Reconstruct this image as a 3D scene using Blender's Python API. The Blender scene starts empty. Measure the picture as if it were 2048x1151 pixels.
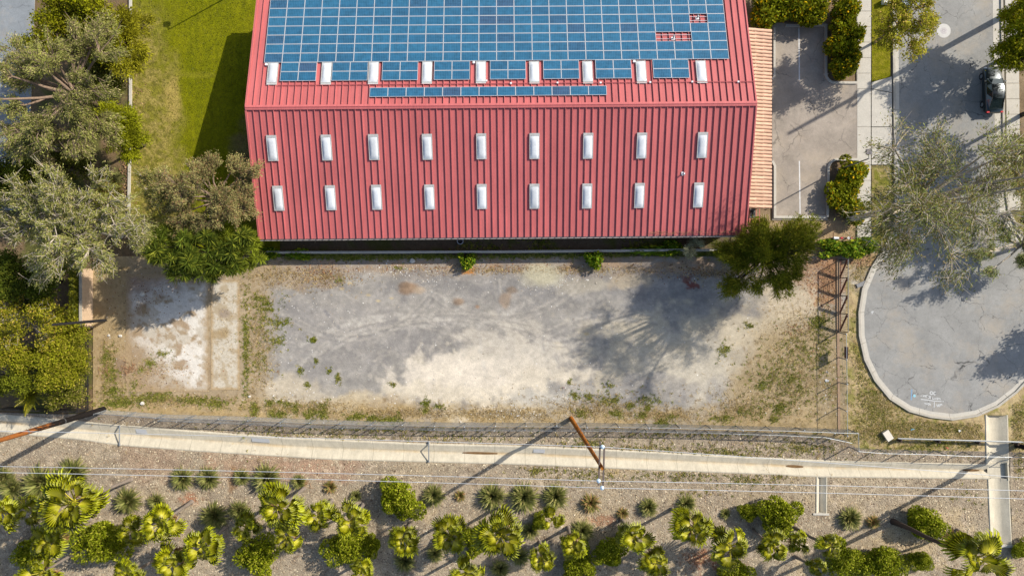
import bpy, math, random
import numpy as np
from mathutils import Vector, Matrix, Euler
random.seed(7)
rng = np.random.default_rng(7)
R_ = math.radians
SC = bpy.context.scene
COL = SC.collection

# ------------------------------------------------------------------ camera, sky, sun, exposure
H = 69.0            # drone height in metres
S = 0.05            # metres of ground per photograph pixel
CX, CY = 1024.0, 575.5
def P(px, py, h=0.0):
    k = S*(H-h)/H
    return Vector(((px-CX)*k, (CY-py)*k, h))
def PX(X, Y):       # ground metres -> photograph pixels at ground level
    return X/S+CX, CY-Y/S
cam = bpy.data.cameras.new('camera'); cam.sensor_width = 36.0; cam.lens = 36.0*H/102.4
cam.clip_start = 1.0; cam.clip_end = 2000.0
co = bpy.data.objects.new('camera', cam); COL.objects.link(co)
co.location = (0, 0, H); SC.camera = co

SUN_EL = R_(35.4)
SUN_AZ = math.atan2(0.876, 0.482)
sv = Vector((math.sin(SUN_AZ)*math.cos(SUN_EL), math.cos(SUN_AZ)*math.cos(SUN_EL), math.sin(SUN_EL)))
W = bpy.data.worlds.new('World'); SC.world = W; W.use_nodes = True
wn = W.node_tree.nodes; wl = W.node_tree.links
sky = wn.new('ShaderNodeTexSky'); sky.sky_type = 'NISHITA'; sky.sun_disc = False
sky.sun_elevation = SUN_EL; sky.sun_rotation = SUN_AZ
sky.air_density = 1.0; sky.dust_density = 1.6; sky.ozone_density = 1.0
wl.new(sky.outputs[0], wn['Background'].inputs[0]); wn['Background'].inputs[1].default_value = 0.12
sl = bpy.data.lights.new('sun', 'SUN'); sl.energy = 4.3; sl.angle = R_(0.53); sl.color = (1.0, 0.93, 0.83)
so = bpy.data.objects.new('sun', sl); COL.objects.link(so)
so.rotation_euler = sv.to_track_quat('Z', 'Y').to_euler(); so.location = (0, 0, 120)
vs = SC.view_settings; vs.view_transform = 'Standard'; vs.look = 'None'; vs.gamma = 1.0
vs.exposure = 0.62; vs.use_curve_mapping = False
SC.cycles.max_bounces = 5; SC.cycles.transparent_max_bounces = 6

# ------------------------------------------------------------------ colour and noise helpers
def lin1(c):
    c /= 255.0
    return c/12.92 if c <= 0.04045 else ((c+0.055)/1.055)**2.4
KA = 1/1.5           # what a colour of the photograph is as an albedo under this light
def A(r, g, b, k=1.0):
    return (min(.85, lin1(r)*KA*k), min(.85, lin1(g)*KA*k), min(.85, lin1(b)*KA*k))
def hsh(ix, iy, seed):
    n = (ix.astype(np.int64)*374761393 + iy.astype(np.int64)*668265263 + seed*974634777) & 0xffffffff
    n = ((n ^ (n >> 13))*1274126177) & 0xffffffff
    return ((n ^ (n >> 16)) & 0xffff)/65535.0
def vnoise(x, y, seed=1):
    ix = np.floor(x); iy = np.floor(y); fx = x-ix; fy = y-iy
    fx = fx*fx*(3-2*fx); fy = fy*fy*(3-2*fy)
    a = hsh(ix, iy, seed); b = hsh(ix+1, iy, seed); c = hsh(ix, iy+1, seed); d = hsh(ix+1, iy+1, seed)
    return (a*(1-fx)+b*fx)*(1-fy)+(c*(1-fx)+d*fx)*fy
def fbm(x, y, octv=5, seed=1, gain=.55):
    s = 0; t = 0; a = 1.0
    for i in range(octv):
        s = s+a*vnoise(x*2**i+i*17.3, y*2**i-i*9.1, seed+i); t += a; a *= gain
    return s/t
def sstep(e0, e1, x):
    t = np.clip((x-e0)/(e1-e0), 0, 1)
    return t*t*(3-2*t)

# ------------------------------------------------------------------ mesh helpers
def np_mesh(name, V, Fs, mats, col=None, midx=None, smooth=False):
    me = bpy.data.meshes.new(name)
    V = np.asarray(V, dtype=np.float32)
    if not isinstance(Fs, list): Fs = [Fs]
    Fs = [np.asarray(f, dtype=np.int32) for f in Fs if len(f)]
    nl = sum(f.size for f in Fs); npoly = sum(len(f) for f in Fs)
    me.vertices.add(len(V)); me.vertices.foreach_set('co', V.ravel())
    me.loops.add(nl); me.polygons.add(npoly)
    me.loops.foreach_set('vertex_index', np.concatenate([f.ravel() for f in Fs]))
    tot = np.concatenate([np.full(len(f), f.shape[1], dtype=np.int32) for f in Fs])
    st = np.concatenate([[0], np.cumsum(tot)[:-1]]).astype(np.int32)
    me.polygons.foreach_set('loop_start', st); me.polygons.foreach_set('loop_total', tot)
    if midx is not None: me.polygons.foreach_set('material_index', np.asarray(midx, dtype=np.int32))
    if smooth: me.polygons.foreach_set('use_smooth', np.ones(npoly, dtype=bool))
    me.update(calc_edges=True)
    if col is not None:
        at = me.color_attributes.new('Col', 'FLOAT_COLOR', 'POINT')
        c4 = np.ones((len(V), 4), dtype=np.float32); c4[:, :3] = col
        at.data.foreach_set('color', c4.ravel())
    for m in (mats if isinstance(mats, (list, tuple)) else [mats]): me.materials.append(m)
    return me
def link(name, data, parent=None, loc=None, rot=None, scale=None, M=None):
    o = bpy.data.objects.new(name, data); COL.objects.link(o)
    if parent is not None: o.parent = parent
    if M is not None: o.matrix_local = M
    if loc is not None: o.location = loc
    if rot is not None: o.rotation_euler = rot
    if scale is not None: o.scale = (scale,)*3 if isinstance(scale, (int, float)) else scale
    return o
def tag(o, label=None, cat=None, group=None, kind=None):
    if label: o['label'] = label
    if cat: o['category'] = cat
    if group: o['group'] = group
    if kind: o['kind'] = kind
    return o
def thing(name, label, cat, loc=(0, 0, 0), rz=0, group=None):
    o = bpy.data.objects.new(name, None); COL.objects.link(o); o.empty_display_size = .3
    o.location = loc; o.rotation_euler = (0, 0, rz)
    return tag(o, label, cat, group)

class MB:
    def __init__(s): s.v = []; s.f = []; s.m = []
    def add(s, vs_, fs, m=0):
        b = len(s.v); s.v += [tuple(q) for q in vs_]
        for f in fs: s.f.append([b+i for i in f]); s.m.append(m)
        return s
    def box(s, c, d, rz=0, m=0, M=None):
        x, y, z = d[0]/2, d[1]/2, d[2]/2
        vs_ = [Vector((sx*x, sy*y, sz*z)) for sz in (-1, 1) for sy in (-1, 1) for sx in (-1, 1)]
        if rz:
            r = Matrix.Rotation(rz, 3, 'Z'); vs_ = [r @ q for q in vs_]
        vs_ = [q+Vector(c) for q in vs_]
        if M is not None: vs_ = [M @ q for q in vs_]
        return s.add(vs_, [(0, 2, 3, 1), (4, 5, 7, 6), (0, 1, 5, 4), (2, 6, 7, 3), (0, 4, 6, 2), (1, 3, 7, 5)], m)
    def tube(s, pts, rad, n=6, m=0, cap=True):
        pts = [Vector(p) for p in pts]
        if not isinstance(rad, (list, tuple)): rad = [rad]*len(pts)
        b = len(s.v)
        for i, p in enumerate(pts):
            t = (pts[min(i+1, len(pts)-1)]-pts[max(i-1, 0)])
            t = t.normalized() if t.length > 1e-6 else Vector((0, 0, 1))
            u = t.cross(Vector((0, 0, 1)) if abs(t.z) < .9 else Vector((1, 0, 0))).normalized(); w = t.cross(u)
            for k in range(n):
                a = 2*math.pi*k/n
                s.v.append(tuple(p+(u*math.cos(a)+w*math.sin(a))*rad[i]))
        for i in range(len(pts)-1):
            for k in range(n):
                s.f.append([b+i*n+k, b+i*n+(k+1) % n, b+(i+1)*n+(k+1) % n, b+(i+1)*n+k]); s.m.append(m)
        if cap:
            s.f.append([b+k for k in range(n)]); s.m.append(m)
            s.f.append([b+(len(pts)-1)*n+k for k in reversed(range(n))]); s.m.append(m)
        return s
    def lathe(s, prof, n=20, c=(0, 0, 0), m=0, axis='Z', close=False):
        b = len(s.v)
        for r, z in prof:
            for k in range(n):
                a = 2*math.pi*k/n; q = (r*math.cos(a), r*math.sin(a), z)
                if axis == 'X': q = (q[2], q[0], q[1])
                s.v.append((q[0]+c[0], q[1]+c[1], q[2]+c[2]))
        L = len(prof)
        for i in range(L if close else L-1):
            j = (i+1) % L
            for k in range(n):
                s.f.append([b+i*n+k, b+i*n+(k+1) % n, b+j*n+(k+1) % n, b+j*n+k]); s.m.append(m)
        return s
    def prism(s, poly, z0, z1, m=0):
        n = len(poly); b = len(s.v)
        s.v += [(p[0], p[1], z0) for p in poly]+[(p[0], p[1], z1) for p in poly]
        s.f.append([b+n+i for i in range(n)]); s.m.append(m)
        for i in range(n):
            j = (i+1) % n; s.f.append([b+i, b+j, b+n+j, b+n+i]); s.m.append(m)
        return s
    def strip(s, pts, off0, off1, z0, z1, m=0, closed=False):
        """solid band along a plan polyline between the two sideways offsets"""
        pts = [Vector((p[0], p[1])) for p in pts]; n = len(pts); b = len(s.v)
        for i, p in enumerate(pts):
            a = pts[i-1] if (i or closed) else None; c = pts[(i+1) % n] if (i < n-1 or closed) else None
            d1 = (p-a).normalized() if a is not None else (c-p).normalized()
            d2 = (c-p).normalized() if c is not None else d1
            n1 = Vector((-d1.y, d1.x)); n2 = Vector((-d2.y, d2.x)); nn = (n1+n2).normalized()
            k = 1/max(.5, nn.dot(n1))
            q0 = p+nn*off0*k; q1 = p+nn*off1*k
            s.v += [(q0.x, q0.y, z0), (q1.x, q1.y, z0), (q1.x, q1.y, z1), (q0.x, q0.y, z1)]
        for i in range(n if closed else n-1):
            j = (i+1) % n
            for k in range(4):
                l = (k+1) % 4
                s.f.append([b+4*i+k, b+4*i+l, b+4*j+l, b+4*j+k]); s.m.append(m)
        if not closed:
            s.f.append([b, b+1, b+2, b+3]); s.m.append(m)
            e = b+4*(n-1); s.f.append([e+3, e+2, e+1, e]); s.m.append(m)
        return s
    def mesh(s, name, mats, smooth=False):
        me = bpy.data.meshes.new(name); me.from_pydata(s.v, [], s.f)
        for m in (mats if isinstance(mats, (list, tuple)) else [mats]): me.materials.append(m)
        if isinstance(mats, (list, tuple)) and len(mats) > 1: me.polygons.foreach_set('material_index', s.m)
        if smooth: me.polygons.foreach_set('use_smooth', [True]*len(me.polygons))
        me.update(); return me
    def build(s, name, mats, parent=None, smooth=False, **k):
        return link(name, s.mesh(name, mats, smooth), parent, **k)

# ------------------------------------------------------------------ materials
def nmat(name):
    m = bpy.data.materials.new(name); m.use_nodes = True
    return m, m.node_tree.nodes, m.node_tree.links, m.node_tree.nodes['Principled BSDF']
def vmath(N, L, op, a, b):
    n = N.new('ShaderNodeMath'); n.operation = op
    for i, q in enumerate((a, b)):
        if hasattr(q, 'links'): L.new(q, n.inputs[i])
        else: n.inputs[i].default_value = q
    return n.outputs[0]
def vcol(N, L, col, fac):
    """colour times a grey factor"""
    n = N.new('ShaderNodeVectorMath'); n.operation = 'SCALE'
    if hasattr(col, 'links'): L.new(col, n.inputs[0])
    else: n.inputs[0].default_value = col[:3]
    if hasattr(fac, 'links'): L.new(fac, n.inputs['Scale'])
    else: n.inputs['Scale'].default_value = fac
    return n.outputs[0]
def noise(N, L, scale, detail=4, rough=.6, coord=None, dist=0):
    n = N.new('ShaderNodeTexNoise'); n.inputs['Scale'].default_value = scale
    n.inputs['Detail'].default_value = detail; n.inputs['Roughness'].default_value = rough
    n.inputs['Distortion'].default_value = dist
    if coord is not None: L.new(coord, n.inputs['Vector'])
    return n
def ramp(N, L, fac, stops):
    r = N.new('ShaderNodeValToRGB'); e = r.color_ramp.elements
    while len(e) < len(stops): e.new(.5)
    for k, (p, c) in enumerate(stops):
        e[k].position = p; e[k].color = (c, c, c, 1) if isinstance(c, (int, float)) else (*c[:3], 1)
    L.new(fac, r.inputs[0]); return r.outputs[0]
def bumpn(N, L, b, height, strength, dist=.05):
    n = N.new('ShaderNodeBump'); n.inputs['Strength'].default_value = strength; n.inputs['Distance'].default_value = dist
    L.new(height, n.inputs['Height']); L.new(n.outputs[0], b.inputs['Normal'])
def mat(name, rgb, rough=.75, var=.2, scale=4.0, metal=0.0, spec=.3, bump=0.0, world=True, rnd=0.0, fine=None):
    m, N, L, b = nmat(name)
    if world: cd = N.new('ShaderNodeNewGeometry').outputs['Position']
    else: cd = N.new('ShaderNodeTexCoord').outputs['Object']
    nz = noise(N, L, scale, 5, .65, cd)
    f = ramp(N, L, nz.outputs[0], [(.25, 1-var), (.75, 1+var)])
    c = vcol(N, L, rgb, f)
    if fine:
        nf = noise(N, L, fine[0], 2, .6, cd)
        c = vcol(N, L, c, ramp(N, L, nf.outputs[0], [(.3, 1-fine[1]), (.7, 1+fine[1])]))
    if rnd:
        oi = N.new('ShaderNodeObjectInfo')
        c = vcol(N, L, c, vmath(N, L, 'ADD', vmath(N, L, 'MULTIPLY', oi.outputs['Random'], 2*rnd), 1-rnd))
    L.new(c, b.inputs['Base Color'])
    b.inputs['Roughness'].default_value = rough; b.inputs['Metallic'].default_value = metal
    b.inputs['Specular IOR Level'].default_value = spec
    if bump: bumpn(N, L, b, nz.outputs[0], bump)
    return m
def mat_ground(name, s1=9.0, a1=.28, s2=2.2, a2=.16, bump=.5, rough=.95):
    """surface colour from the mesh attribute, broken up by stones and grain"""
    m, N, L, b = nmat(name)
    at = N.new('ShaderNodeAttribute'); at.attribute_name = 'Col'
    pos = N.new('ShaderNodeNewGeometry').outputs['Position']
    n1 = noise(N, L, s1, 3, .7, pos); n2 = noise(N, L, s2, 4, .6, pos)
    c = vcol(N, L, at.outputs['Color'], ramp(N, L, n1.outputs[0], [(.28, 1-a1), (.72, 1+a1)]))
    c = vcol(N, L, c, ramp(N, L, n2.outputs[0], [(.25, 1-a2), (.75, 1+a2)]))
    L.new(c, b.inputs['Base Color']); b.inputs['Roughness'].default_value = rough
    b.inputs['Specular IOR Level'].default_value = .15
    bumpn(N, L, b, n1.outputs[0], bump, .08)
    return m
def mat_leaf(name, trans=.28, rnd=0.0, rough=.55, spec=.25):
    m, N, L, b = nmat(name)
    at = N.new('ShaderNodeAttribute'); at.attribute_name = 'Col'; c = at.outputs['Color']
    if rnd:
        oi = N.new('ShaderNodeObjectInfo')
        c = vcol(N, L, c, vmath(N, L, 'ADD', vmath(N, L, 'MULTIPLY', oi.outputs['Random'], 2*rnd), 1-rnd))
    L.new(c, b.inputs['Base Color']); b.inputs['Roughness'].default_value = rough
    b.inputs['Specular IOR Level'].default_value = spec
    tr = N.new('ShaderNodeBsdfTranslucent'); L.new(c, tr.inputs[0])
    mx = N.new('ShaderNodeMixShader'); mx.inputs[0].default_value = trans
    L.new(b.outputs[0], mx.inputs[1]); L.new(tr.outputs[0], mx.inputs[2])
    L.new(mx.outputs[0], N['Material Output'].inputs[0])
    return m

M_GROUND = mat_ground('bare_soil')
M_LOT = mat_ground('gravel_lot', 13, .24, 2.6, .12, .6)
M_BANK = mat_ground('wood_chip_bank', 8.5, .46, 1.4, .18, 1.0)
M_LAWN = mat_ground('lawn_grass', 8, .38, 1.8, .20, .9)
M_SLAB = mat_ground('weathered_slab', 8, .14, 2, .10, .25)
M_LEAF = mat_leaf('leaf', .28, 0, .7, .1)
M_FROND = mat_leaf('palm_leaf', .22, .30, .42, .4)
M_GRASS = mat_leaf('grass_blade', .2)
M_BARK = mat('grey_bark', A(150, 128, 108), .9, .3, 5)
M_BARKP = mat('pale_bark', A(205, 192, 172), .85, .25, 4)
M_BARKD = mat('dark_bark', A(80, 66, 58), .95, .35, 6)
M_CONC = mat('concrete', A(212, 206, 192), .85, .10, .8, bump=.15, fine=(9, .07))
M_CONCD = mat('aged_concrete', A(196, 189, 174), .88, .14, 1.2, bump=.2, fine=(9, .09))
M_GALV = mat('galvanised_steel', A(170, 175, 178), .45, .12, 5, metal=.6, spec=.5)
M_GALVD = mat('dull_steel', A(120, 122, 124), .55, .15, 5, metal=.5)
M_WIRE = mat('fence_wire', A(150, 152, 152), .5, .1, 3, metal=.5)
M_DARK = mat('black_paint', (.018, .018, .02), .5, .2, 3)
M_RUST = mat('rusty_steel', A(120, 62, 40), .85, .3, 6)
M_RUBBER = mat('rubber', (.02, .02, .021), .8, .2, 8)
M_WHITE = mat('white_paint', (.62, .62, .61), .5, .06, 3)

# ------------------------------------------------------------------ the lie of the land
YB = [(-200, 818), (120, 828), (205, 826), (330, 835), (480, 841), (620, 848), (900, 854), (1196, 855), (1400, 859),
      (1560, 865), (1690, 882), (1720, 898), (2250, 906)]
def yb(x): return np.interp(x, [p[0] for p in YB], [p[1] for p in YB])
CU = [(-200, 820), (0, 831), (120, 841), (245, 853), (400, 865), (560, 877), (860, 890), (1040, 894), (1205, 901), (1488, 916), (1700, 925), (1981, 931)]
CL = [(-200, 846), (0, 860), (42, 865), (156, 875), (240, 887), (400, 899), (560, 909), (658, 915), (1040, 925), (1300, 936), (1560, 946), (1627, 950), (1981, 954)]
def cu(x): return np.interp(x, [p[0] for p in CU], [p[1] for p in CU])
def cl(x): return np.interp(x, [p[0] for p in CL], [p[1] for p in CL])
def ditch(x, y):
    d = (y > cu(x)+.5) & (y < cl(x)-.5) & (x < 1981)
    xl = np.interp(y, [815, 930, 1090], [1972, 1976, 1984]); xr = np.interp(y, [815, 970, 1090], [2014, 2018, 2023])
    d |= (x > xl+.5) & (x < xr-.5) & (y > 832) & (y < 1088)
    d |= (x > 1634) & (x < 1653) & (y > 949) & (y < 1025)
    return d
def gz(x, y):
    return -.02+.05*(fbm(x/34, y/34, 4, 61)-.5)-.75*ditch(x, y)

def blob(x, y, cx, cy, rx, ry, soft=.5, warp=.6, sc=26., seed=3):
    n = fbm(x/sc+cx, y/sc-cy, 5, seed)-.5
    d = np.sqrt(((x-cx)/rx)**2+((y-cy)/ry)**2)+n*warp*2
    return 1-sstep(1-soft, 1+soft*.35, d)
class Paint:
    def __init__(s, x, y, base): s.x = x; s.y = y; s.c = np.tile(np.array(A(*base)), (len(x), 1))
    def lay(s, mask, rgb, a=1.0):
        m = (np.clip(mask, 0, 1)*a)[:, None]; s.c = s.c*(1-m)+np.array(A(*rgb))*m; return s
    def blob(s, cx, cy, rx, ry, rgb, a=1.0, **k): return s.lay(blob(s.x, s.y, cx, cy, rx, ry, **k), rgb, a)
    def mul(s, f): s.c = s.c*f[:, None]; return s
    def line(s, pts, w, rgb, a=.5, seed=5):
        d = np.full(len(s.x), 1e9)
        for (x0, y0), (x1, y1) in zip(pts[:-1], pts[1:]):
            L2 = (x1-x0)**2+(y1-y0)**2; t = np.clip(((s.x-x0)*(x1-x0)+(s.y-y0)*(y1-y0))/L2, 0, 1)
            d = np.minimum(d, np.hypot(s.x-x0-t*(x1-x0), s.y-y0-t*(y1-y0)))
        n = fbm(s.x/9, s.y/9, 3, seed)
        return s.lay((1-sstep(w*.3, w, d))*sstep(.25, .6, n), rgb, a)

def grid_sheet(name, x0, x1, top, bot, res_px, zf, colf, material, kind='structure'):
    """a sheet of soil or turf laid out between two border lines"""
    nx = int((x1-x0)/res_px)+1
    xs = np.linspace(x0, x1, nx)
    t = top(xs) if callable(top) else np.full(nx, top); b = bot(xs) if callable(bot) else np.full(nx, bot)
    ny = int(np.max(b-t)/res_px)+1
    v = np.linspace(0, 1, ny)[:, None]
    X = np.tile(xs, (ny, 1)); Y = t[None, :]*(1-v)+b[None, :]*v
    x = X.ravel(); y = Y.ravel()
    V = np.stack([(x-CX)*S, (CY-y)*S, zf(x, y)], 1)
    i = np.arange(ny-1)[:, None]*nx+np.arange(nx-1)[None, :]; i = i.ravel()
    F = np.stack([i, i+nx, i+nx+1, i+1], 1)
    me = np_mesh(name, V, F, material, col=colf(x, y))
    o = link(name, me)
    if kind: o['kind'] = kind
    return o

# base ground, reaching far beyond the frame
def gcol(x, y):
    p = Paint(x, y, (160, 140, 112))
    p.lay(sstep(.35, .6, fbm(x/40, y/40, 5, 21)), (130, 110, 84), .8)
    p.lay((x < 262)*1.0, (128, 106, 78), .85)
    p.lay((x < 262)*sstep(.5, .65, fbm(x/30, y/30, 5, 24)), (92, 98, 44), .8)
    p.lay((x > 505)*(x < 1500)*(y > 440)*(y < 520)*1.0, (112, 98, 80), .9)
    p.lay((x > 505)*(x < 1500)*(y > 440)*(y < 520)*sstep(.55, .7, fbm(x/25, y/18, 4, 22)), (96, 104, 40), .7)
    p.lay((x > 1490)*(y > 430)*(y < 520)*1.0, (186, 160, 124), .8)
    p.lay((x > 1655)*(x < 1720)*(y < 440)*1.0, (140, 118, 92), .7)
    p.lay((x > 1742)*(y > 300)*(y < 520)*1.0, (122, 120, 66), .7)
    return p.c
def gzf(x, y):
    z = np.full(len(x), -.075)
    return np.where((y > yb(x)+10) & (y < 1250), -1.6, np.where((x > 1955) & (x < 2030) & (y > 800) & (y < 1250), -1.6, z))
def gzw(x, y):
    return gzf(x, y)
g = grid_sheet('ground', -3000, 5000, -2400, 3600, 100, lambda x, y: np.where((x > -310) & (x < 2350) & (y > -190) & (y < 1390), -1.7, -.085), lambda x, y: np.tile(np.array(A(160, 140, 112)), (len(x), 1)), M_GROUND)
g2 = grid_sheet('ground', -420, 2460, -300, 1500, 8, gzw, gcol, M_GROUND)

# the vacant lot
def lotcol(x, y):
    p = Paint(x, y, (164, 159, 150))
    n1 = fbm(x/150, y/70, 5, 31); n2 = fbm(x/26, y/60, 5, 32); n3 = fbm(x/80+y/120, y/30, 5, 33)
    p.lay(sstep(.45, .7, n3), (178, 172, 163), .6).lay(sstep(.5, .72, n1), (140, 137, 135), .7)
    p.blob(840, 700, 150, 55, (146, 142, 138), .65, warp=.9); p.blob(1010, 570, 330, 40, (146, 143, 140), .6, warp=.8)
    p.lay(sstep(.56, .72, n2), (196, 189, 178), .35)
    p.blob(640, 660, 150, 100, (170, 165, 158), .6)
    p.lay(sstep(.52, .62, fbm(x/14+y/40, y/9, 5, 34)), (204, 196, 182), .28).lay(sstep(.54, .64, fbm(x/10, y/16+x/60, 5, 35)), (146, 142, 138), .30)
    # pale sand
    p.blob(960, 778, 195, 64, (234, 221, 196), .97, warp=.9, sc=30)
    p.blob(1010, 740, 150, 50, (230, 218, 196), .7, warp=1.3, sc=14, seed=18)
    p.blob(1000, 700, 120, 55, (218, 208, 190), .75, warp=1.0, sc=24, seed=8)
    p.blob(900, 745, 120, 38, (236, 224, 204), .8, warp=.9, sc=20)
    p.blob(1085, 800, 70, 28, (206, 200, 186), .7)
    p.blob(1330, 700, 170, 75, (216, 203, 176), .8, warp=1.0, sc=30, seed=9)
    p.blob(1420, 740, 130, 70, (208, 199, 180), .7, warp=1.1, sc=24, seed=12)
    p.blob(1330, 775, 110, 30, (156, 152, 148), .5, warp=1.1, sc=20, seed=14)
    p.blob(1600, 600, 110, 75, (208, 192, 164), .9, warp=.7)
    p.blob(1500, 660, 120, 50, (214, 200, 172), .75, warp=.8)
    p.blob(1250, 560, 60, 22, (196, 180, 152), .7, warp=.9); p.blob(1160, 575, 50, 18, (196, 186, 164), .6, warp=.9)
    p.blob(575, 795, 85, 45, (216, 202, 176), .85, warp=.7); p.blob(710, 808, 70, 26, (216, 198, 164), .85, warp=.7)
    p.blob(800, 815, 70, 24, (196, 174, 138), .6, warp=.8)
    # tracks
    for q in (([(600, 690), (640, 670), (690, 650), (760, 640)], 7), ([(600, 730), (650, 690), (700, 668), (740, 655)], 6), ([(660, 700), (720, 668), (800, 655), (900, 648)], 6),
              ([(850, 640), (930, 650), (1000, 640), (1060, 600)], 7), ([(960, 640), (960, 700), (975, 760)], 6), ([(700, 640), (790, 628), (900, 640)], 6)):
        p.line(q[0], q[1], (212, 205, 192), .55)
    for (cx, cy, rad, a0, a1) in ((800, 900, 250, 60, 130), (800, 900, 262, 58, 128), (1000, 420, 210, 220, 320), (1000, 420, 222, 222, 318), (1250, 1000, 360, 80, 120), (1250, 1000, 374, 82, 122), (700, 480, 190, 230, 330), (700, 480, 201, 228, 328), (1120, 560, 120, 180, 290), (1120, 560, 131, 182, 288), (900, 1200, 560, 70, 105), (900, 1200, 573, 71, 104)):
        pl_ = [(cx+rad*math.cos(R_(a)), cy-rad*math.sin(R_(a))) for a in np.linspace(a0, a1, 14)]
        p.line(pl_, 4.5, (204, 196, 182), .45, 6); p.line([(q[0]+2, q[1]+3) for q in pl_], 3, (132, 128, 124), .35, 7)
    p.line([(650, 622), (665, 640), (678, 655)], 5, (132, 130, 132), .7)
    p.line([(1085, 675), (1088, 700)], 3, (140, 138, 140), .4)
    # leaf litter along the wall and round the edges
    lit = sstep(.38, .62, fbm(x/22, y/10, 5, 41))
    p.lay((1-sstep(528, 562, y+22*(fbm(x/40, y/40, 4, 44)-.5)))*(.45+.55*lit), (176, 150, 122), .9)
    p.blob(640, 555, 55, 26, (166, 146, 122), .75, warp=.9); p.blob(560, 545, 60, 30, (186, 166, 138), .7)
    p.lay((1-sstep(508, 560, x+30*(fbm(x/25, y/25, 4, 45)-.5)))*1.0, (186, 164, 128), .85)
    p.lay((1-sstep(250, 262, x))*1.0, (190, 166, 122), .7)
    p.blob(330, 720, 120, 90, (178, 154, 122), .7); p.blob(250, 730, 30, 26, (142, 120, 104), .6)
    p.lay(sstep(795, 826, y-.012*(x-900)+30*(fbm(x/30, y/30, 5, 46)-.5))*(.5+.5*lit), (192, 166, 116), .85)
    p.lay(sstep(1450, 1530, x+.45*(y-700)+80*(fbm(x/35, y/35, 5, 47)-.5))*sstep(620, 700, y+.3*(x-1450)*.4), (184, 162, 122), .85)
    p.lay(sstep(.5, .7, fbm(x/12, y/12, 4, 48))*sstep(1460, 1540, x+.45*(y-700))*sstep(640, 720, y), (150, 132, 92), .6)
    p.blob(1655, 565, 34, 60, (180, 132, 92), .8, warp=.8, sc=10); p.blob(1600, 545, 40, 30, (172, 140, 112), .6, sc=12)
    p.blob(1385, 570, 14, 8, (130, 60, 48), .8, warp=1.1, sc=6); p.blob(1372, 558, 10, 9, (128, 66, 52), .7, warp=1.2, sc=6)
    p.blob(935, 540, 18, 9, (214, 140, 50), .8, warp=.8, sc=8)
    # pits and heaps
    p.blob(1080, 550, 46, 27, (206, 198, 168), .9, warp=.35)
    p.blob(818, 576, 26, 14, (168, 140, 112), .9, warp=.35, sc=14); p.blob(808, 570, 14, 7, (128, 108, 90), .7, warp=.3)
    p.blob(838, 580, 16, 9, (196, 176, 150), .7, warp=.4)
    p.blob(917, 603, 12, 9, (152, 130, 108), .9, warp=.4, sc=14); p.blob(955, 613, 5, 4, (176, 142, 112), .8, warp=.3)
    p.blob(1024, 580, 14, 8, (140, 124, 108), .85, warp=.4, sc=14); p.blob(1012, 600, 14, 16, (180, 158, 134), .8, warp=.5, sc=14)
    for q in ((757, 601), (783, 596), (684, 577), (700, 566), (1173, 667), (737, 590)): p.blob(q[0], q[1], 6, 3, (214, 194, 150), .8, warp=.4)
    # dried weed crusts
    p.lay(sstep(.62, .74, fbm(x/8, y/8, 4, 49))*sstep(.45, .6, fbm(x/60, y/60, 3, 50))*((y > 790) | (x < 560) | (x > 1480)), (140, 116, 72), .6)
    # dark tufts of scattered gravel
    p.mul(1+.22*(fbm(x/4, y/4, 3, 51)-.5)+.16*(fbm(x/70, y/30, 4, 52)-.5)+.34*(fbm(x/16+y/30, y/12, 5, 53)-.5)+.20*(fbm(x/45-y/60, y/22, 5, 54)-.5))
    return p.c
def lotz(x, y):
    z = .03*(fbm(x/30, y/30, 4, 62)-.5)+.0
    z += .12*blob(x, y, 818, 576, 26, 14, .9, .15)+.10*blob(x, y, 917, 603, 13, 10, .9, .15)+.10*blob(x, y, 1018, 592, 16, 18, .9, .2)+.05*blob(x, y, 1080, 550, 46, 27, .8, .2)
    return z
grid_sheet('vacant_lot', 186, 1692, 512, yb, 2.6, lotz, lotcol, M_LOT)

# the broken slab inside the lot
def slabcol(x, y):
    p = Paint(x, y, (214, 204, 186))
    p.lay(sstep(.5, .64, fbm(x/20, y/20, 5, 71)), (180, 156, 126), .9)
    p.lay(sstep(.56, .66, fbm(x/9, y/9, 4, 72)), (172, 148, 112), .7)
    p.lay(sstep(.50, .60, fbm(x/30, y/26, 5, 73)), (242, 236, 224), .9)
    p.lay((1-sstep(0, 120, (x-255)+.75*(720-y)*1.0+60*(fbm(x/20, y/20, 4, 74)-.5)))*1.0, (176, 152, 120), .95)
    p.lay((1-sstep(560, 640, y+.3*(x-260)+50*(fbm(x/18, y/18, 4, 78)-.5)))*(x < 415)*1.0, (158, 132, 112), .8)
    e = np.minimum.reduce([x-252, 417-x, y-548, 783-y])
    p.lay((1-sstep(0, 16, e+14*(fbm(x/9, y/9, 4, 75)-.5)))*1.0, (184, 160, 124), .95)
    return p.c
def slab2col(x, y):
    p = Paint(x, y, (216, 206, 186))
    p.lay(sstep(.5, .62, fbm(x/14, y/14, 5, 76)), (190, 172, 142), .85)
    p.blob(450, 627, 12, 9, (170, 154, 136), .9, warp=.4)
    p.blob(445, 668, 26, 10, (176, 152, 112), .8, warp=.8)
    e = np.minimum.reduce([x-422, 479-x, y-560, 779-y])
    p.lay((1-sstep(0, 8, e+8*(fbm(x/7, y/7, 4, 77)-.5)))*1.0, (190, 164, 124), .95)
    return p.c
def slz(x, y): return .022+0*x
grid_sheet('concrete_slab', 252, 417, 548, 783, 2.2, slz, slabcol, M_SLAB)
grid_sheet('concrete_slab', 422, 479, 560, 779, 2.2, slz, slab2col, M_SLAB)

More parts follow.
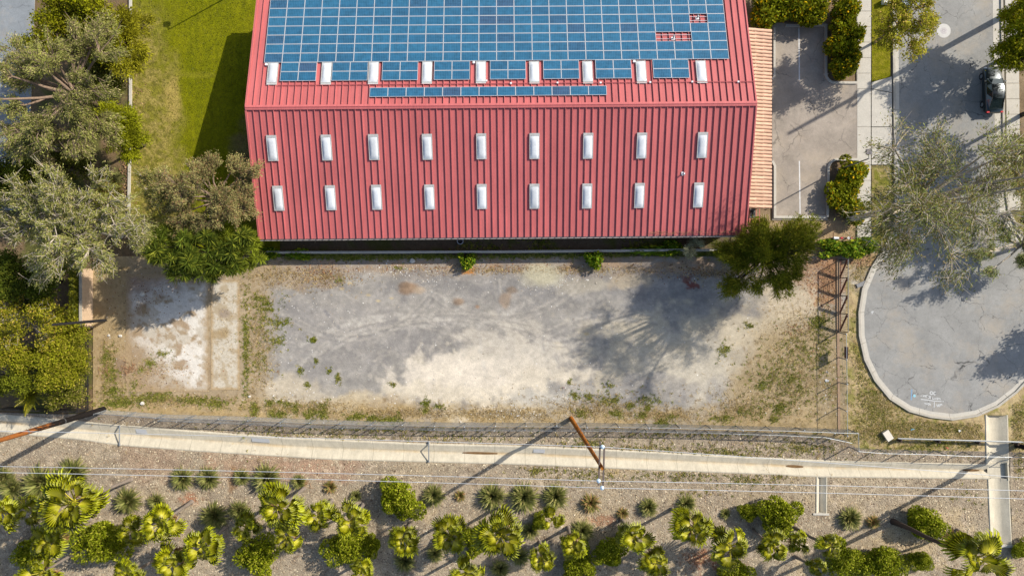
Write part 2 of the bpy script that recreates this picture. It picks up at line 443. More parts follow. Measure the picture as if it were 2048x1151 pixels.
# the chip-covered bank below the fence
def bankcol(x, y):
    p = Paint(x, y, (174, 159, 136))
    p.lay(sstep(.42, .66, fbm(x/55, y/40, 5, 81)), (190, 173, 144), .7)
    p.lay(sstep(.5, .7, fbm(x/30, y/30, 5, 82)), (160, 144, 122), .6)
    p.lay(sstep(.55, .72, fbm(x/45, y/45, 5, 83))*sstep(960, 1040, y), (206, 184, 144), .7)
    p.blob(330, 925, 110, 40, (186, 150, 122), .35, warp=1); p.blob(520, 930, 120, 30, (196, 150, 116), .35, warp=1)
    p.blob(640, 940, 90, 26, (196, 150, 122), .4, warp=1)
    p.lay((1-sstep(0, 26, y-yb(x)))*1.0, (164, 148, 130), .6)
    p.blob(1235, 940, 40, 16, (206, 180, 130), .6, warp=.8); p.blob(1400, 1120, 40, 22, (178, 104, 60), .7, warp=1.1, sc=10)
    p.blob(1200, 1040, 30, 10, (160, 90, 62), .5, warp=1.1, sc=10); p.blob(380, 1000, 22, 12, (186, 110, 70), .6, warp=1, sc=12)
    p.blob(465, 960, 10, 30, (160, 122, 82), .7, warp=.8, sc=12)
    p.lay(sstep(.63, .72, fbm(x/10, y/10, 4, 84)), (226, 206, 178), .5)
    p.lay(sstep(.62, .74, fbm(x/14+9, y/14, 4, 85)), (120, 104, 88), .45)
    p.lay((x > 2026)*1.0, (170, 152, 128), .6)
    return p.c
grid_sheet('embankment', -200, 2250, yb, 1260, 3.2, gz, bankcol, M_BANK)

# dry verge between the lot and the turning circle
def vergecol(x, y):
    p = Paint(x, y, (186, 164, 122))
    p.lay(sstep(.42, .6, fbm(x/22, y/22, 5, 91)), (206, 184, 138), .8)
    p.lay(sstep(.5, .64, fbm(x/13, y/13, 5, 92)), (138, 136, 62), .75)
    p.lay(sstep(.58, .7, fbm(x/9, y/9, 4, 93)), (160, 140, 108), .6)
    p.blob(1722, 555, 30, 48, (180, 164, 140), .9, warp=.5); p.blob(1712, 565, 12, 8, (206, 198, 182), .8, warp=.3)
    p.blob(1720, 520, 30, 18, (172, 134, 100), .7, warp=.6, sc=10)
    return p.c
grid_sheet('verge', 1692, 2250, 505, lambda x: yb(x)+0*x, 3.4, gz, vergecol, M_GROUND)

# lawn
def lawncol(x, y):
    p = Paint(x, y, (124, 126, 0))
    p.lay(sstep(.45, .65, fbm(x/40, y/40, 5, 101)), (136, 136, 8), .7)
    p.lay(sstep(.5, .7, fbm(x/7, y/120, 4, 102)), (108, 114, 0), .5)
    dry = 1-sstep(300, 372, x+70*(fbm(x/40, y/40, 5, 103)-.5)-.12*(y-150))
    p.lay(dry*(.35+.65*sstep(.35, .6, fbm(x/8, y/8, 4, 104)))*sstep(20, 110, y+40), (178, 160, 92), .85)
    p.lay(sstep(.52, .64, fbm(x/5, y/5, 4, 105))*dry, (116, 110, 48), .7)
    p.blob(345, 195, 22, 60, (192, 168, 98), .7, warp=.8); p.blob(500, 330, 40, 110, (128, 112, 80), .75, warp=.6)
    p.blob(400, 150, 50, 6, (150, 146, 40), .5, warp=.8)
    return p.c
grid_sheet('lawn', 262, 560, -60, 500, 2.6, lambda x, y: .02+.03*(fbm(x/14, y/14, 3, 63)-.5), lawncol, M_LAWN)
def pkcol(x, y):
    p = Paint(x, y, (122, 122, 2)); p.lay(sstep(.5, .66, fbm(x/9, y/9, 4, 106)), (150, 140, 40), .6)
    return p.c

# ------------------------------------------------------------------ paving
def mat_asphalt(name, rgb, crack_scale=.42, crack=.75, patch=.16):
    m, N, L, b = nmat(name)
    pos = N.new('ShaderNodeNewGeometry').outputs['Position']
    wob = noise(N, L, 1.1, 4, .6, pos)
    add = N.new('ShaderNodeVectorMath'); add.operation = 'MULTIPLY_ADD'
    L.new(wob.outputs['Color'], add.inputs[0]); add.inputs[1].default_value = (1.3, 1.3, 0); L.new(pos, add.inputs[2])
    vo = N.new('ShaderNodeTexVoronoi'); vo.feature = 'DISTANCE_TO_EDGE'; vo.inputs['Scale'].default_value = crack_scale
    L.new(add.outputs[0], vo.inputs['Vector'])
    breaks = noise(N, L, .35, 3, .6, pos)
    w = ramp(N, L, breaks.outputs[0], [(.42, 0.0), (.6, 1.0)])
    line = ramp(N, L, vo.outputs['Distance'], [(.002, 1.0), (.012, 0.0)])
    k = vmath(N, L, 'MULTIPLY', line, w)
    dark = vmath(N, L, 'SUBTRACT', 1.0, vmath(N, L, 'MULTIPLY', k, crack))
    big = noise(N, L, .45, 5, .62, pos); fine = noise(N, L, 14, 2, .7, pos); mid = noise(N, L, 2.6, 4, .7, pos)
    c = vcol(N, L, rgb, ramp(N, L, big.outputs[0], [(.28, 1-patch), (.72, 1+patch)]))
    c = vcol(N, L, c, ramp(N, L, fine.outputs[0], [(.3, .88), (.7, 1.12)]))
    c = vcol(N, L, c, ramp(N, L, mid.outputs[0], [(.3, .93), (.7, 1.07)]))
    dust = noise(N, L, .22, 5, .7, pos); mxd = N.new('ShaderNodeMix'); mxd.data_type = 'RGBA'
    L.new(ramp(N, L, dust.outputs[0], [(.5, 0.), (.72, .45)]), mxd.inputs['Factor']); L.new(c, mxd.inputs['A']); mxd.inputs['B'].default_value = (*A(200, 182, 154), 1)
    oil = noise(N, L, .9, 3, .5, pos); c = vcol(N, L, mxd.outputs['Result'], ramp(N, L, oil.outputs[0], [(.66, 1.0), (.76, .80)]))
    c = vcol(N, L, c, dark)
    L.new(c, b.inputs['Base Color']); b.inputs['Roughness'].default_value = .9; b.inputs['Specular IOR Level'].default_value = .2
    bumpn(N, L, b, fine.outputs[0], .25, .02)
    return m
M_ROAD = mat_asphalt('street_asphalt', A(162, 161, 156))
M_PARK = mat_asphalt('parking_asphalt', A(176, 165, 151), .3, .5, .22)
M_FARROAD = mat_asphalt('old_asphalt', A(150, 156, 160), .3, .4)
def along_pts(pts, step):
    out = []; d = 0; nxt = 0
    for a, b in zip(pts[:-1], pts[1:]):
        L_ = (b-a).length
        while nxt <= d+L_: out.append(a+(b-a)*((nxt-d)/L_)); nxt += step
        d += L_
    return out
def Q(pts): return [P(x, y) for x, y in pts]
def structure(mb, name, m, parent=None):
    o = mb.build(name, m, parent)
    if parent is None: o['kind'] = 'structure'
    return o
ROADL = [(1796, -80), (1797, 120), (1799, 300), (1801, 430), (1794, 468), (1776, 503), (1752, 540), (1735, 580), (1728, 625), (1729, 670),
         (1739, 715), (1758, 754), (1786, 788), (1822, 811), (1862, 822), (1905, 827), (1950, 820), (1990, 802), (2025, 775), (2062, 735), (2092, 680), (2104, 610)]
ROADR = [(2104, 610), (2090, 550), (2062, 505), (2022, 470), (2000, 430), (1990, 360), (1988, 200), (1986, 100), (1984, -80)]
structure(MB().prism(Q(ROADL+ROADR[1:]), -.1, .030), 'street', M_ROAD)
structure(MB().strip(Q(ROADL), -.40, 0, -.1, .038), 'gutter', M_CONC)
structure(MB().strip(Q(ROADL), -.62, -.40, -.1, .15), 'kerb', M_CONCD)
jm = MB()
for q, w in [(p_, d_) for p_, d_ in zip(along_pts(Q(ROADL), 3.0)[:-1], along_pts(Q(ROADL), 3.0)[1:])]:
    d_ = (w-q).normalized(); nn_ = Vector((-d_.y, d_.x, 0)); jm.box((q-nn_*.20).to_tuple()[:2]+(.036,), (.025, .40, .008), rz=math.atan2(d_.y, d_.x)); jm.box((q-nn_*.51).to_tuple()[:2]+(.148,), (.025, .22, .008), rz=math.atan2(d_.y, d_.x))
structure(jm, 'kerb_joints', mat('joint_dirt', A(110, 98, 84), .95, .2, 5))
structure(MB().strip(Q(ROADR), -.75, 0, -.1, .038), 'gutter', M_CONC)
structure(MB().strip(Q(ROADR), -.98, -.75, -.1, .15), 'kerb', M_CONCD)
structure(MB().prism(Q([(1544, 46), (1653, 46), (1653, 160), (1664, 167), (1718, 167), (1718, 320), (1668, 320), (1655, 330), (1655, 440), (1544, 440)]), -.1, .028), 'parking_lot', M_PARK)
structure(MB().prism(Q([(-160, -80), (72, -80), (60, 250), (40, 420), (-160, 420)]), -.1, .02), 'access_road', M_FARROAD)
# sidewalk and driveway apron, laid in slabs
walk = link('sidewalk', MB().prism(Q([(1713, -80), (1743, -80), (1741, 300), (1741, 440), (1752, 505), (1718, 505), (1713, 440)]), -.1, .02).mesh('sidewalk', M_CONCD)); walk['kind'] = 'structure'
y = -70
ks = 0
while y < 500:
    sl_ = 31 if not 165 < y < 320 else 76
    y1 = min(y+sl_, 503)
    MB().prism([P(1714, y1-.7), P(1741.3, y1-.7), P(1741.3, y+.7), P(1714, y+.7)][::1], .0, .045+.004*random.random()).build('slab', M_CONC, walk)
    if 160 < y < 320: MB().prism([P(1743, y1-.7), P(1783.5, y1-.7), P(1783.5, y+.7+(8 if ks == 0 else 0)), P(1743, y+.7)], .0, .043+.004*random.random()).build('slab', M_CONC, walk); ks += 1
    y = y1
MB().prism([P(1743, 177.3), P(1783.5, 185.3), P(1783.5, 153.5), P(1743, 165)], .0, .044).build('slab', M_CONC, walk)
walk2 = link('sidewalk', MB().prism(Q([(2008, -80), (2036, -80), (2040, 420), (2014, 420)]), -.1, .02).mesh('sidewalk', M_CONCD)); walk2['kind'] = 'structure'
for k in range(16): MB().prism([P(2009+.012*(31*k), -50+31*k-.7), P(2035+.012*(31*k), -50+31*k-.7), P(2035+.012*31*k, -80+31*k), P(2009+.012*31*k, -80+31*k)], .0, .045+.003*random.random()).build('slab', M_CONC, walk2)
# parkway lawn strip
grid_sheet('parkway_lawn', 1743, 1780, -80, lambda x: 164-.28*(x-1743), 3, lambda x, y: .06+0*x, pkcol, M_LAWN)
grid_sheet('parkway_lawn', 1743, 1782, 336, 500, 3, lambda x, y: .05+0*x, lambda x, y: Paint(x, y, (130, 128, 50)).lay(sstep(.45, .6, fbm(x/8, y/8, 4, 107)), (172, 152, 104), .8).c, M_LAWN)
# kerbs of the parking bays
def arc(cx, cy, r, a0, a1, n=7):
    return [(cx+r*math.cos(R_(a0+(a1-a0)*i/n)), cy+r*math.sin(R_(a0+(a1-a0)*i/n))) for i in range(n+1)]
structure(MB().strip(Q([(1548, 56), (1548, 150)]+arc(1538, 150, 10, 0, 60, 4)), -.10, .10, -.1, .15), 'kerb', M_CONC)
structure(MB().strip(Q([(1570, 52), (1651, 52), (1651, 148)]+arc(1669, 148, 18, 180, 90)+[(1713, 166)]), -.12, .12, -.1, .15), 'kerb', M_CONC)
structure(MB().strip(Q([(1713, 319)]+arc(1674, 337, 18, 270, 180)+[(1654, 434)]), -.12, .12, -.1, .15), 'kerb', M_CONC)
structure(MB().strip(Q([(1544, 322), (1549, 332), (1549, 434), (1651, 434)]), -.12, .12, -.1, .149), 'kerb', M_CONC)
structure(MB().strip(Q([(262, -80), (262, 200), (260, 330), (258, 445)]), -.13, .13, -.1, .14), 'lawn_kerb', M_CONC)
M_LINE = mat('road_paint', A(235, 235, 232), .7, .2, 6)
for a, b in (((1597.5, 56), (1598.5, 161)), ((1598.5, 322), (1600, 432))):
    structure(MB().strip(Q([a, b]), -.055, .055, .028, .033), 'bay_line', M_LINE)

# concrete drainage ditch with its side ditches
def mat_ditch():
    m, N, L, b = nmat('ditch_concrete')
    pos = N.new('ShaderNodeNewGeometry').outputs['Position']
    sp = N.new('ShaderNodeSeparateXYZ'); L.new(pos, sp.inputs[0])
    n1 = noise(N, L, .8, 5, .6, pos); n2 = noise(N, L, 9, 3, .6, pos)
    c = vcol(N, L, A(224, 214, 190), ramp(N, L, n1.outputs[0], [(.28, .88), (.72, 1.08)]))
    c = vcol(N, L, c, ramp(N, L, n2.outputs[0], [(.3, .92), (.7, 1.08)]))
    jn = vmath(N, L, 'FRACT', vmath(N, L, 'MULTIPLY', vmath(N, L, 'ADD', sp.outputs[0], 200.0), 1/3.05), 0.0)
    c = vcol(N, L, c, ramp(N, L, jn, [(.008, .62), (.020, 1.0)]))
    mp2 = N.new('ShaderNodeMapping'); mp2.inputs['Scale'].default_value = (2.2, .5, 1); L.new(pos, mp2.inputs[0]); st2 = noise(N, L, 1.5, 5, .65, mp2.outputs[0])
    c = vcol(N, L, c, ramp(N, L, st2.outputs[0], [(.3, .86), (.62, 1.05)]))
    mr = N.new('ShaderNodeMapRange'); mr.inputs[1].default_value = -.55; mr.inputs[2].default_value = -.40; mr.inputs[3].default_value = 1; mr.inputs[4].default_value = 0
    L.new(sp.outputs[2], mr.inputs[0])
    n3 = noise(N, L, .5, 4, .6, pos)
    f = vmath(N, L, 'MULTIPLY', mr.outputs[0], ramp(N, L, n3.outputs[0], [(.42, .1), (.65, .8)]))
    mx = N.new('ShaderNodeMix'); mx.data_type = 'RGBA'; L.new(f, mx.inputs['Factor']); L.new(c, mx.inputs['A']); mx.inputs['B'].default_value = (*A(206, 174, 122), 1)
    L.new(mx.outputs['Result'], b.inputs['Base Color']); b.inputs['Roughness'].default_value = .9; b.inputs['Specular IOR Level'].default_value = .15
    bumpn(N, L, b, n2.outputs[0], .15, .03)
    return m
M_DITCH = mat_ditch()
xs = list(np.linspace(-190, 1979, 90)); V = []; F = []
for i, x in enumerate(xs):
    u = float(cu(x)); l = float(cl(x)); jo = 1.2*(vnoise(np.array([x/22.]), np.array([3.]), 8)[0]-.5); m_ = u+(l-u)*.50
    for yy, z in ((u-4, -.03), (u-2.5+jo, .035), (u+.5, .025), (m_-1.5, -.50), (m_+1.5, -.50), (l-.5, .025), (l+2.5-jo, .035), (l+4, -.03)):
        q = P(x, yy); V.append((q.x, q.y, z))
    if i:
        b = 8*(i-1)
        for k in range(7): F.append([b+k, b+k+1, b+8+k+1, b+8+k])
ditch_o = link('drainage_ditch', np_mesh('drainage_ditch', V, [np.array(F)], M_DITCH)); ditch_o['kind'] = 'structure'
def chan(name, pts, wl_, wr, d, flat):
    V = []; F = []
    for i, (x, y) in enumerate(pts):
        for ox, z in ((-wl_-2.5, -.03), (-wl_-1.5, .04), (-wl_+.5, .03), (-flat, -d), (flat, -d), (wr-.5, .03), (wr+1.5, .04), (wr+2.5, -.03)):
            q = P(x+ox, y); V.append((q.x, q.y, z))
        if i:
            b = 8*(i-1)
            for k in range(7): F.append([b+k, b+8+k, b+8+k+1, b+k+1])
    o = link(name, np_mesh(name, V, [np.array(F)], M_DITCH)); o['kind'] = 'structure'; return o
chan('side_ditch', [(1993, 829), (1994, 880), (1995, 927)], 21, 21, .36, 10)
chan('side_ditch', [(1997, 957), (2000, 1030), (2003, 1088)], 20, 19, .34, 9)
chan('side_ditch', [(1643.5, 953), (1643, 1026)], 9.5, 9, .42, 1.2)
q0, q1 = P(1974, 928), P(2016, 958)
structure(MB().prism([P(1979, 957), P(2016, 957), P(2016, 927), P(1979, 927)], -.4, -.31), 'ditch_junction', M_DITCH)
structure(MB().strip(Q([(2016, 924), (2018, 960)]), -.12, .02, -.4, .06), 'ditch_wall', M_DITCH)
structure(MB().strip(Q([(1974, 1090), (2022, 1091), (2060, 1097)]), -.13, .13, -.3, .08), 'ditch_sill', M_CONC)
structure(MB().strip(Q([(1626, 1027), (1658, 1027.5)]), -.1, .1, -.3, .07), 'ditch_sill', M_CONC)
# painted-over patches and silt left in the ditch
M_PATCH = mat('fresh_grey_paint', A(236, 236, 234), .8, .05, 3)
def on_ditch(x, t):
    u = float(cu(x)); l = float(cl(x)); m_ = u+(l-u)*.5
    z = .025+(-.525)*(t/.5) if t < .5 else -.5+.525*((t-.5)/.5)
    return P(x, u+(l-u)*t)+Vector((0, 0, z+.012))
for xa, xb in ((502, 538), (1067, 1090), (270, 292)):
    vs_ = [on_ditch(xa, .06), on_ditch(xa, .34), on_ditch(xb, .34), on_ditch(xb, .06)]
    MB().add(vs_, [(0, 1, 2, 3)]).build('paint_patch', M_PATCH, ditch_o)
M_SILT = mat('wet_silt', A(128, 98, 62), .9, .3, 4)
for xa, xb, w in ((925, 995, 2.2), (1577, 1610, 3.0), (1932, 1964, 2.6)):
    pts = []
    for k in range(9):
        x = xa+(xb-xa)*k/8; m_ = (float(cu(x))+float(cl(x)))/2; e = w*math.sin(math.pi*(k+.4)/8.8)**.6 if k < 8 else w*.4
        pts.append((x, m_, e))
    poly = [P(x, m_+e) for x, m_, e in pts]+[P(x, m_-e) for x, m_, e in reversed(pts)]
    MB().prism(poly, -.52, -.44).build('silt', M_SILT, ditch_o)

# hand-sprayed survey marks on the turning circle (upside down in the picture)
def spray(lines, name, m, label, w=.045, ox=1810, oy=760, k=120/2031):
    root = thing(name, label, 'road marking', P(ox+1000*k, oy+550*k, .0))
    mb = MB()
    for ln in lines:
        pts = [P(ox+x*k, oy+y*k)-Vector(root.location) for x, y in ln]
        mb.strip(pts, -w, w, .031, .0345)
    mb.build('strokes', m, root)
    return root
def ring(cx, cy, rx, ry, n=12): return [(cx+rx*math.cos(2*math.pi*i/n), cy+ry*math.sin(2*math.pi*i/n)) for i in range(n+1)]
M_SPRAY = mat('white_spray', A(214, 216, 214), .8, .2, 10)
spray([ring(885, 425, 45, 50), ring(1000, 435, 42, 48), [(1045, 395), (1045, 480)]], 'road_marking', M_SPRAY, 'two small white sprayed rounded letters near the kerb of the turning circle')
spray([[(520, 520), (560, 520)], [(600, 500), (610, 545), (640, 505), (650, 550)], [(660, 505), (760, 505)], [(670, 560), (700, 530), (715, 570)], [(785, 600), (855, 610), (850, 530), (790, 530)], [(800, 570), (850, 572)],
       [(930, 570), (935, 635), (980, 640)], [(1000, 590), (1010, 640)], [(1040, 590), (1040, 640)], [(1060, 590), (1110, 595), (1110, 640), (1065, 640)], [(1130, 600), (1180, 610), (1180, 655)]],
      'road_marking', M_SPRAY, 'slanting row of sprayed white capitals with a square E in the middle', .035)
spray([[(530, 635), (740, 660), (950, 690), (1230, 710)], [(1265, 705), (1300, 715)], [(990, 720), (975, 920)]], 'road_marking', M_SPRAY, 'long sprayed white line with a short stem under it, above the kerb', .04)
spray([[(650, 775), (710, 775), (720, 800), (690, 810)], ring(790, 800, 30, 35, 8), [(840, 780), (860, 850)], [(1050, 800), (1090, 880), (1120, 800)], ring(1150, 850, 26, 34, 8), [(1190, 860), (1190, 800), (1240, 800), (1240, 860)]],
      'road_marking', M_SPRAY, 'bottom row of sprayed white scribbles beside the kerb', .035)
M_BLUE = mat('blue_spray', A(132, 172, 205), .8, .1, 6); M_CYAN = mat('pale_blue_spray', A(158, 214, 228), .7, .1, 6)
b_ = spray([[(225, 300), (215, 480), (205, 660)]], 'road_marking', M_BLUE, 'faint blue sprayed stroke with a bright blue dot at the kerb', .05)
q = P(1810+313*.0591, 760+522*.0591)-Vector(b_.location)
MB().prism([(q.x+.14*math.cos(i*math.pi/6), q.y+.14*math.sin(i*math.pi/6)) for i in range(12)], .031, .036).build('dot', M_CYAN, b_)
spray([[(880, 0), (900, 60)], [(915, 10), (915, 70), (940, 60)], [(930, -20), (950, 40)]], 'road_marking', M_SPRAY, 'small white squiggle by the left kerb of the turning circle', .05, ox=1690, oy=622)

# ------------------------------------------------------------------ the red metal-roofed building
RZ = math.atan2(5.02-4.64, 46.28)
BL = Vector((-1.0, 16.5, 0))                    # middle of the ridge, in plan
HR, HE = 6.43, 3.30
VL, VU = 11.67, 11.10                           # plan width of the lower and the upper slope
HUW = 23.1                                      # half length
bld = thing('warehouse', 'long building with standing-seam red metal gable roof, skylights and solar panels', 'building', BL, RZ)
Rb = Matrix.Translation(BL) @ Matrix.Rotation(RZ, 4, 'Z'); Rbi = Rb.inverted()
def roof_uv(px, py):
    h = 5.0
    for _ in range(12):
        q = Rbi @ P(px, py, h); v = q.y
        h = HR-(HR-HE)*(-v/VL if v < 0 else v/VU)
    return q.x, v
def slope(u, v, lift=0.0):
    """matrix in the building's frame: x along the ridge, y up the slope, z out of the roof"""
    k = (HR-HE)/(VL if v <= 0 else VU)
    a = math.atan(k) if v <= 0 else -math.atan(k)
    z = HR-k*abs(v)
    M = Matrix.Translation((u, v, z)) @ Matrix.Rotation(a, 4, 'X')
    return M @ Matrix.Translation((0, 0, lift))
def mat_roof():
    m, N, L, b = nmat('red_roof_metal')
    tc = N.new('ShaderNodeTexCoord').outputs['Object']; pos = N.new('ShaderNodeNewGeometry').outputs['Position']
    mp = N.new('ShaderNodeMapping'); mp.inputs['Scale'].default_value = (9, .25, 1); L.new(pos, mp.inputs[0])
    st = noise(N, L, 1.0, 4, .6, mp.outputs[0]); bg = noise(N, L, .25, 4, .6, pos); sp = noise(N, L, 7, 3, .6, pos)
    oi = N.new('ShaderNodeObjectInfo')
    c = vcol(N, L, A(209, 114, 112), ramp(N, L, st.outputs[0], [(.28, .86), (.72, 1.12)]))
    c = vcol(N, L, c, ramp(N, L, bg.outputs[0], [(.3, .92), (.7, 1.08)]))
    c = vcol(N, L, c, ramp(N, L, sp.outputs[0], [(.3, .96), (.7, 1.04)]))
    c = vcol(N, L, c, vmath(N, L, 'ADD', vmath(N, L, 'MULTIPLY', oi.outputs['Random'], .13), .935))
    L.new(c, b.inputs['Base Color']); b.inputs['Roughness'].default_value = .55; b.inputs['Specular IOR Level'].default_value = .3
    bumpn(N, L, b, bg.outputs[0], .05, .1)
    return m
M_ROOF = mat_roof()
M_ROOFT = mat('red_trim', A(186, 92, 96), .55, .12, 3)
M_WALL = mat('stucco', A(214, 186, 160), .9, .08, 2, bump=.2)
# walls: four sides with gables, windows on the street end
wb = MB(); a_ = HUW-.35; yl, yu = -VL+.55, VU-.55
zl = HE+.55*(HR-HE)/VL-.12; zu = HE+.55*(HR-HE)/VU-.12
for x, s in ((-a_, 1), (a_, -1)):
    wb.add([(x, yl, -.1), (x, yu, -.1), (x, yu, zu), (x, 0, HR-.14), (x, yl, zl), (x+.2*s, yl, -.1), (x+.2*s, yu, -.1), (x+.2*s, yu, zu), (x+.2*s, 0, HR-.14), (x+.2*s, yl, zl)],
           [(0, 1, 2, 3, 4), (9, 8, 7, 6, 5), (0, 5, 6, 1), (1, 6, 7, 2), (4, 9, 5, 0), (2, 7, 8, 3), (3, 8, 9, 4)])
for y, z, s in ((yl, zl, 1), (yu, zu, -1)): wb.box((0, y+.1*s, z/2-.05), (2*a_-.41, .2, z+.1))
wb.build('wall', M_WALL, bld)
for k in range(7):
    f_ = MB().box((-HUW*.8+k*6.2, yl-.02, 1.3), (1.6, .05, 2.1)).build('loading_door', M_ROOFT, bld)
# roof panels, each with its standing seam
NP = 75; pw = 2*HUW/NP
Ll = math.hypot(VL, HR-HE); Lu = math.hypot(VU, HR-HE)
def pan_mesh(Lr, sgn):
    mb = MB(); y0, y1 = (-Lr, -.10) if sgn < 0 else (.10, Lr)
    mb.box((0, (y0+y1)/2, -.03), (pw-.004, y1-y0, .05))
    mb.box((-pw/2+.02, (y0+y1)/2, .045), (.04, y1-y0, .11))
    mb.box((-pw/2+.02, (y0+y1)/2, .106), (.06, y1-y0, .014))
    return mb.mesh('roof_panel', M_ROOF)
pl, pu = pan_mesh(Ll, -1), pan_mesh(Lu, 1)
for k in range(NP):
    u = -HUW+(k+.5)*pw
    link('roof_panel', pl, bld, M=slope(u, -1e-6)); link('roof_panel', pu, bld, M=slope(u, 1e-6))
cap = MB()
for s in (-1, 1):
    M = slope(0, s*1e-6); cap.box((0, s*.09, .145), (2*HUW+.1, .19, .012), M=M); cap.box((0, s*.18, .075), (2*HUW+.1, .015, .14), M=M)
cap.build('ridge_cap', M_ROOF, bld)
MB().tube([(-HUW-.05, 0, HR+.15), (HUW+.05, 0, HR+.15)], .035, 6).build('ridge_bead', M_ROOFT, bld)
for s, Lr in ((-1, Ll), (1, Lu)):
    for e in (-1, 1):
        mb = MB(); M = slope(e*(HUW+.06), s*1e-6)
        mb.box((0, s*Lr/2, -.05), (.12, Lr, .30), M=M); mb.build('rake_trim', M_ROOF, bld)
M_GUT = mat('gutter_metal', A(188, 180, 176), .5, .15, 3, metal=.2)
for v, s in ((-VL, -1), (VU, 1)):
    mb = MB(); y = v+s*.09
    mb.box((0, y+s*.07, HE-.06), (2*HUW, .012, .16)); mb.box((0, y, HE-.14), (2*HUW, .15, .012)); mb.box((0, y-s*.07, HE-.08), (2*HUW, .012, .12))
    mb.build('gutter', M_GUT, bld)
# skylights
M_DOME = mat('white_acrylic', (.53, .55, .56), .25, .10, 1.5, spec=.5, rnd=.10, fine=(5, .06)); M_SKF = mat('skylight_frame', (.40, .40, .38), .5, .18, 4)
sw, sl2 = .92, 2.15
fm = MB()
for s in (-1, 1): fm.box((s*(sw/2-.03), 0, .065), (.06, sl2, .13)); fm.box((0, s*(sl2/2-.03), .065), (sw-.12, .06, .128))
fm.box((0, sl2/2+.09, .05), (sw, .17, .09))
fmesh = fm.mesh('frame', M_SKF)
nx, ny = 7, 11; V = []; F = []
for j in range(ny):
    for i in range(nx):
        a, b = -1+2*i/(nx-1), -1+2*j/(ny-1)
        V.append((a*(sw/2-.07), b*(sl2/2-.07), .11+.13*(1-abs(a)**3)**.7*(1-abs(b)**5)**.7))
        if i and j: F.append([(j-1)*nx+i-1, (j-1)*nx+i, j*nx+i, j*nx+i-1])
dmesh = np_mesh('dome', V, [np.array(F)], M_DOME, smooth=True)
SKY = [[(546, 147), (653.5, 147), (747.5, 146), (854.5, 145.5), (962, 145), (1068.5, 145), (1175, 144.5), (1282, 144), (1402, 143.5)],
       [(545.5, 298), (654, 297), (748, 296), (855, 295.5), (963, 294.5), (1069, 294), (1176, 293.5), (1283, 293), (1404, 292)],
       [(557.5, 398), (662, 397), (754, 396), (859.5, 395.5), (964, 394.5), (1069, 394), (1174, 393.5), (1278.5, 392.5), (1396.5, 391.5)]]
for row in SKY:
    for px, py in row:
        u, v = roof_uv(px, py); M = slope(u, v, .03)
        if v > 0: M = M @ Matrix.Rotation(math.pi, 4, 'Z')
        s_ = link('skylight', fmesh, bld, M=M); link('dome', dmesh, s_)
# small vents and conduit
M_VENTW = mat('white_vent_metal', (.6, .6, .6), .5, .1, 5)
for px, py in ((1394, 37), (1346, 78), (1366, 347)):
    u, v = roof_uv(px, py)
    vent = MB().box((0, 0, .05), (.34, .34, .03)).build('vent', M_VENTW, bld, M=slope(u, v))
    MB().tube([(0, 0, .05), (0, 0, .40)], .06, 8).lathe([(.0, .47), (.11, .40), (.11, .38), (.0, .38)], 10).build('vent_pipe', M_GALV, vent)
cd = MB()
ua, va = roof_uv(556, 172); ub, vb = roof_uv(1514, 167)
M = slope(0, va); 
cd.tube([M @ Vector((ua, 0, .10)), M @ Vector((ub, 0, .10))], .035, 6); cd.build('conduit', M_ROOFT, bld)
jb = MB().box((0, 0, .13), (.22, .22, .2)).mesh('junction_box', M_VENTW)
for px, py in ((534, 131), (967, 137), (948, 127), (1268, 125), (973, 163), (1022, 168), (1115, 167), (1201, 167), (1300, 166), (1384, 165), (1476, 165)):
    u, v = roof_uv(px, py); link('junction_box', jb, bld, M=slope(u, v, -.02), scale=1.0 if py < 140 else .75)
# the dead branches and leaves lying in the gutter corner
tw = MB()
for k in range(60):
    px = random.uniform(1300, 1488); u, v = roof_uv(px, 468-random.random()*6); q = slope(u, v, .1) @ Vector((0, 0, 0))
    d = Vector((random.uniform(-1, 1), random.uniform(-.4, .25), random.uniform(-.1, .25)))*random.uniform(.4, 1.1)
    tw.tube([q-d*.5, q+Vector((0, 0, .06)), q+d*.5], [.012, .010, .006], 4)
M_TWIG = mat('dry_twigs', A(176, 136, 100), .9, .3, 6)
tg = tw.build('twig_litter', M_TWIG); tg.matrix_world = Rb.copy(); tag(tg, 'tangle of dry brown twigs along the right end of the lower eave', 'twigs', kind='stuff')

# solar panels
def mat_cells():
    m, N, L, b = nmat('solar_cells')
    tc = N.new('ShaderNodeTexCoord').outputs['Object']
    br = N.new('ShaderNodeTexBrick'); br.offset = 0.0; br.squash = 1.0; br.inputs['Scale'].default_value = 1.0
    br.inputs['Brick Width'].default_value = .16; br.inputs['Row Height'].default_value = .16
    br.inputs['Mortar Size'].default_value = .010; br.inputs['Mortar Smooth'].default_value = .3
    mp = N.new('ShaderNodeMapping'); mp.inputs['Location'].default_value = (.80, .48, 0); L.new(tc, mp.inputs[0]); L.new(mp.outputs[0], br.inputs['Vector'])
    oi = N.new('ShaderNodeObjectInfo'); pos = N.new('ShaderNodeNewGeometry').outputs['Position']
    nz = noise(N, L, 2.2, 3, .6, pos)
    hue = ramp(N, L, oi.outputs['Random'], [(0, (.014, .080, .150)), (.7, (.018, .098, .172)), (.93, (.014, .068, .128)), (1.0, (.034, .054, .100))])
    c = vcol(N, L, hue, ramp(N, L, nz.outputs[0], [(.3, .72), (.7, 1.28)]))
    mx = N.new('ShaderNodeMix'); mx.data_type = 'RGBA'; L.new(br.outputs['Fac'], mx.inputs['Factor']); L.new(c, mx.inputs['A']); mx.inputs['B'].default_value = (.06, .17, .28, 1)
    L.new(mx.outputs['Result'], b.inputs['Base Color']); b.inputs['Roughness'].default_value = .22; b.inputs['Specular IOR Level'].default_value = .5
    return m
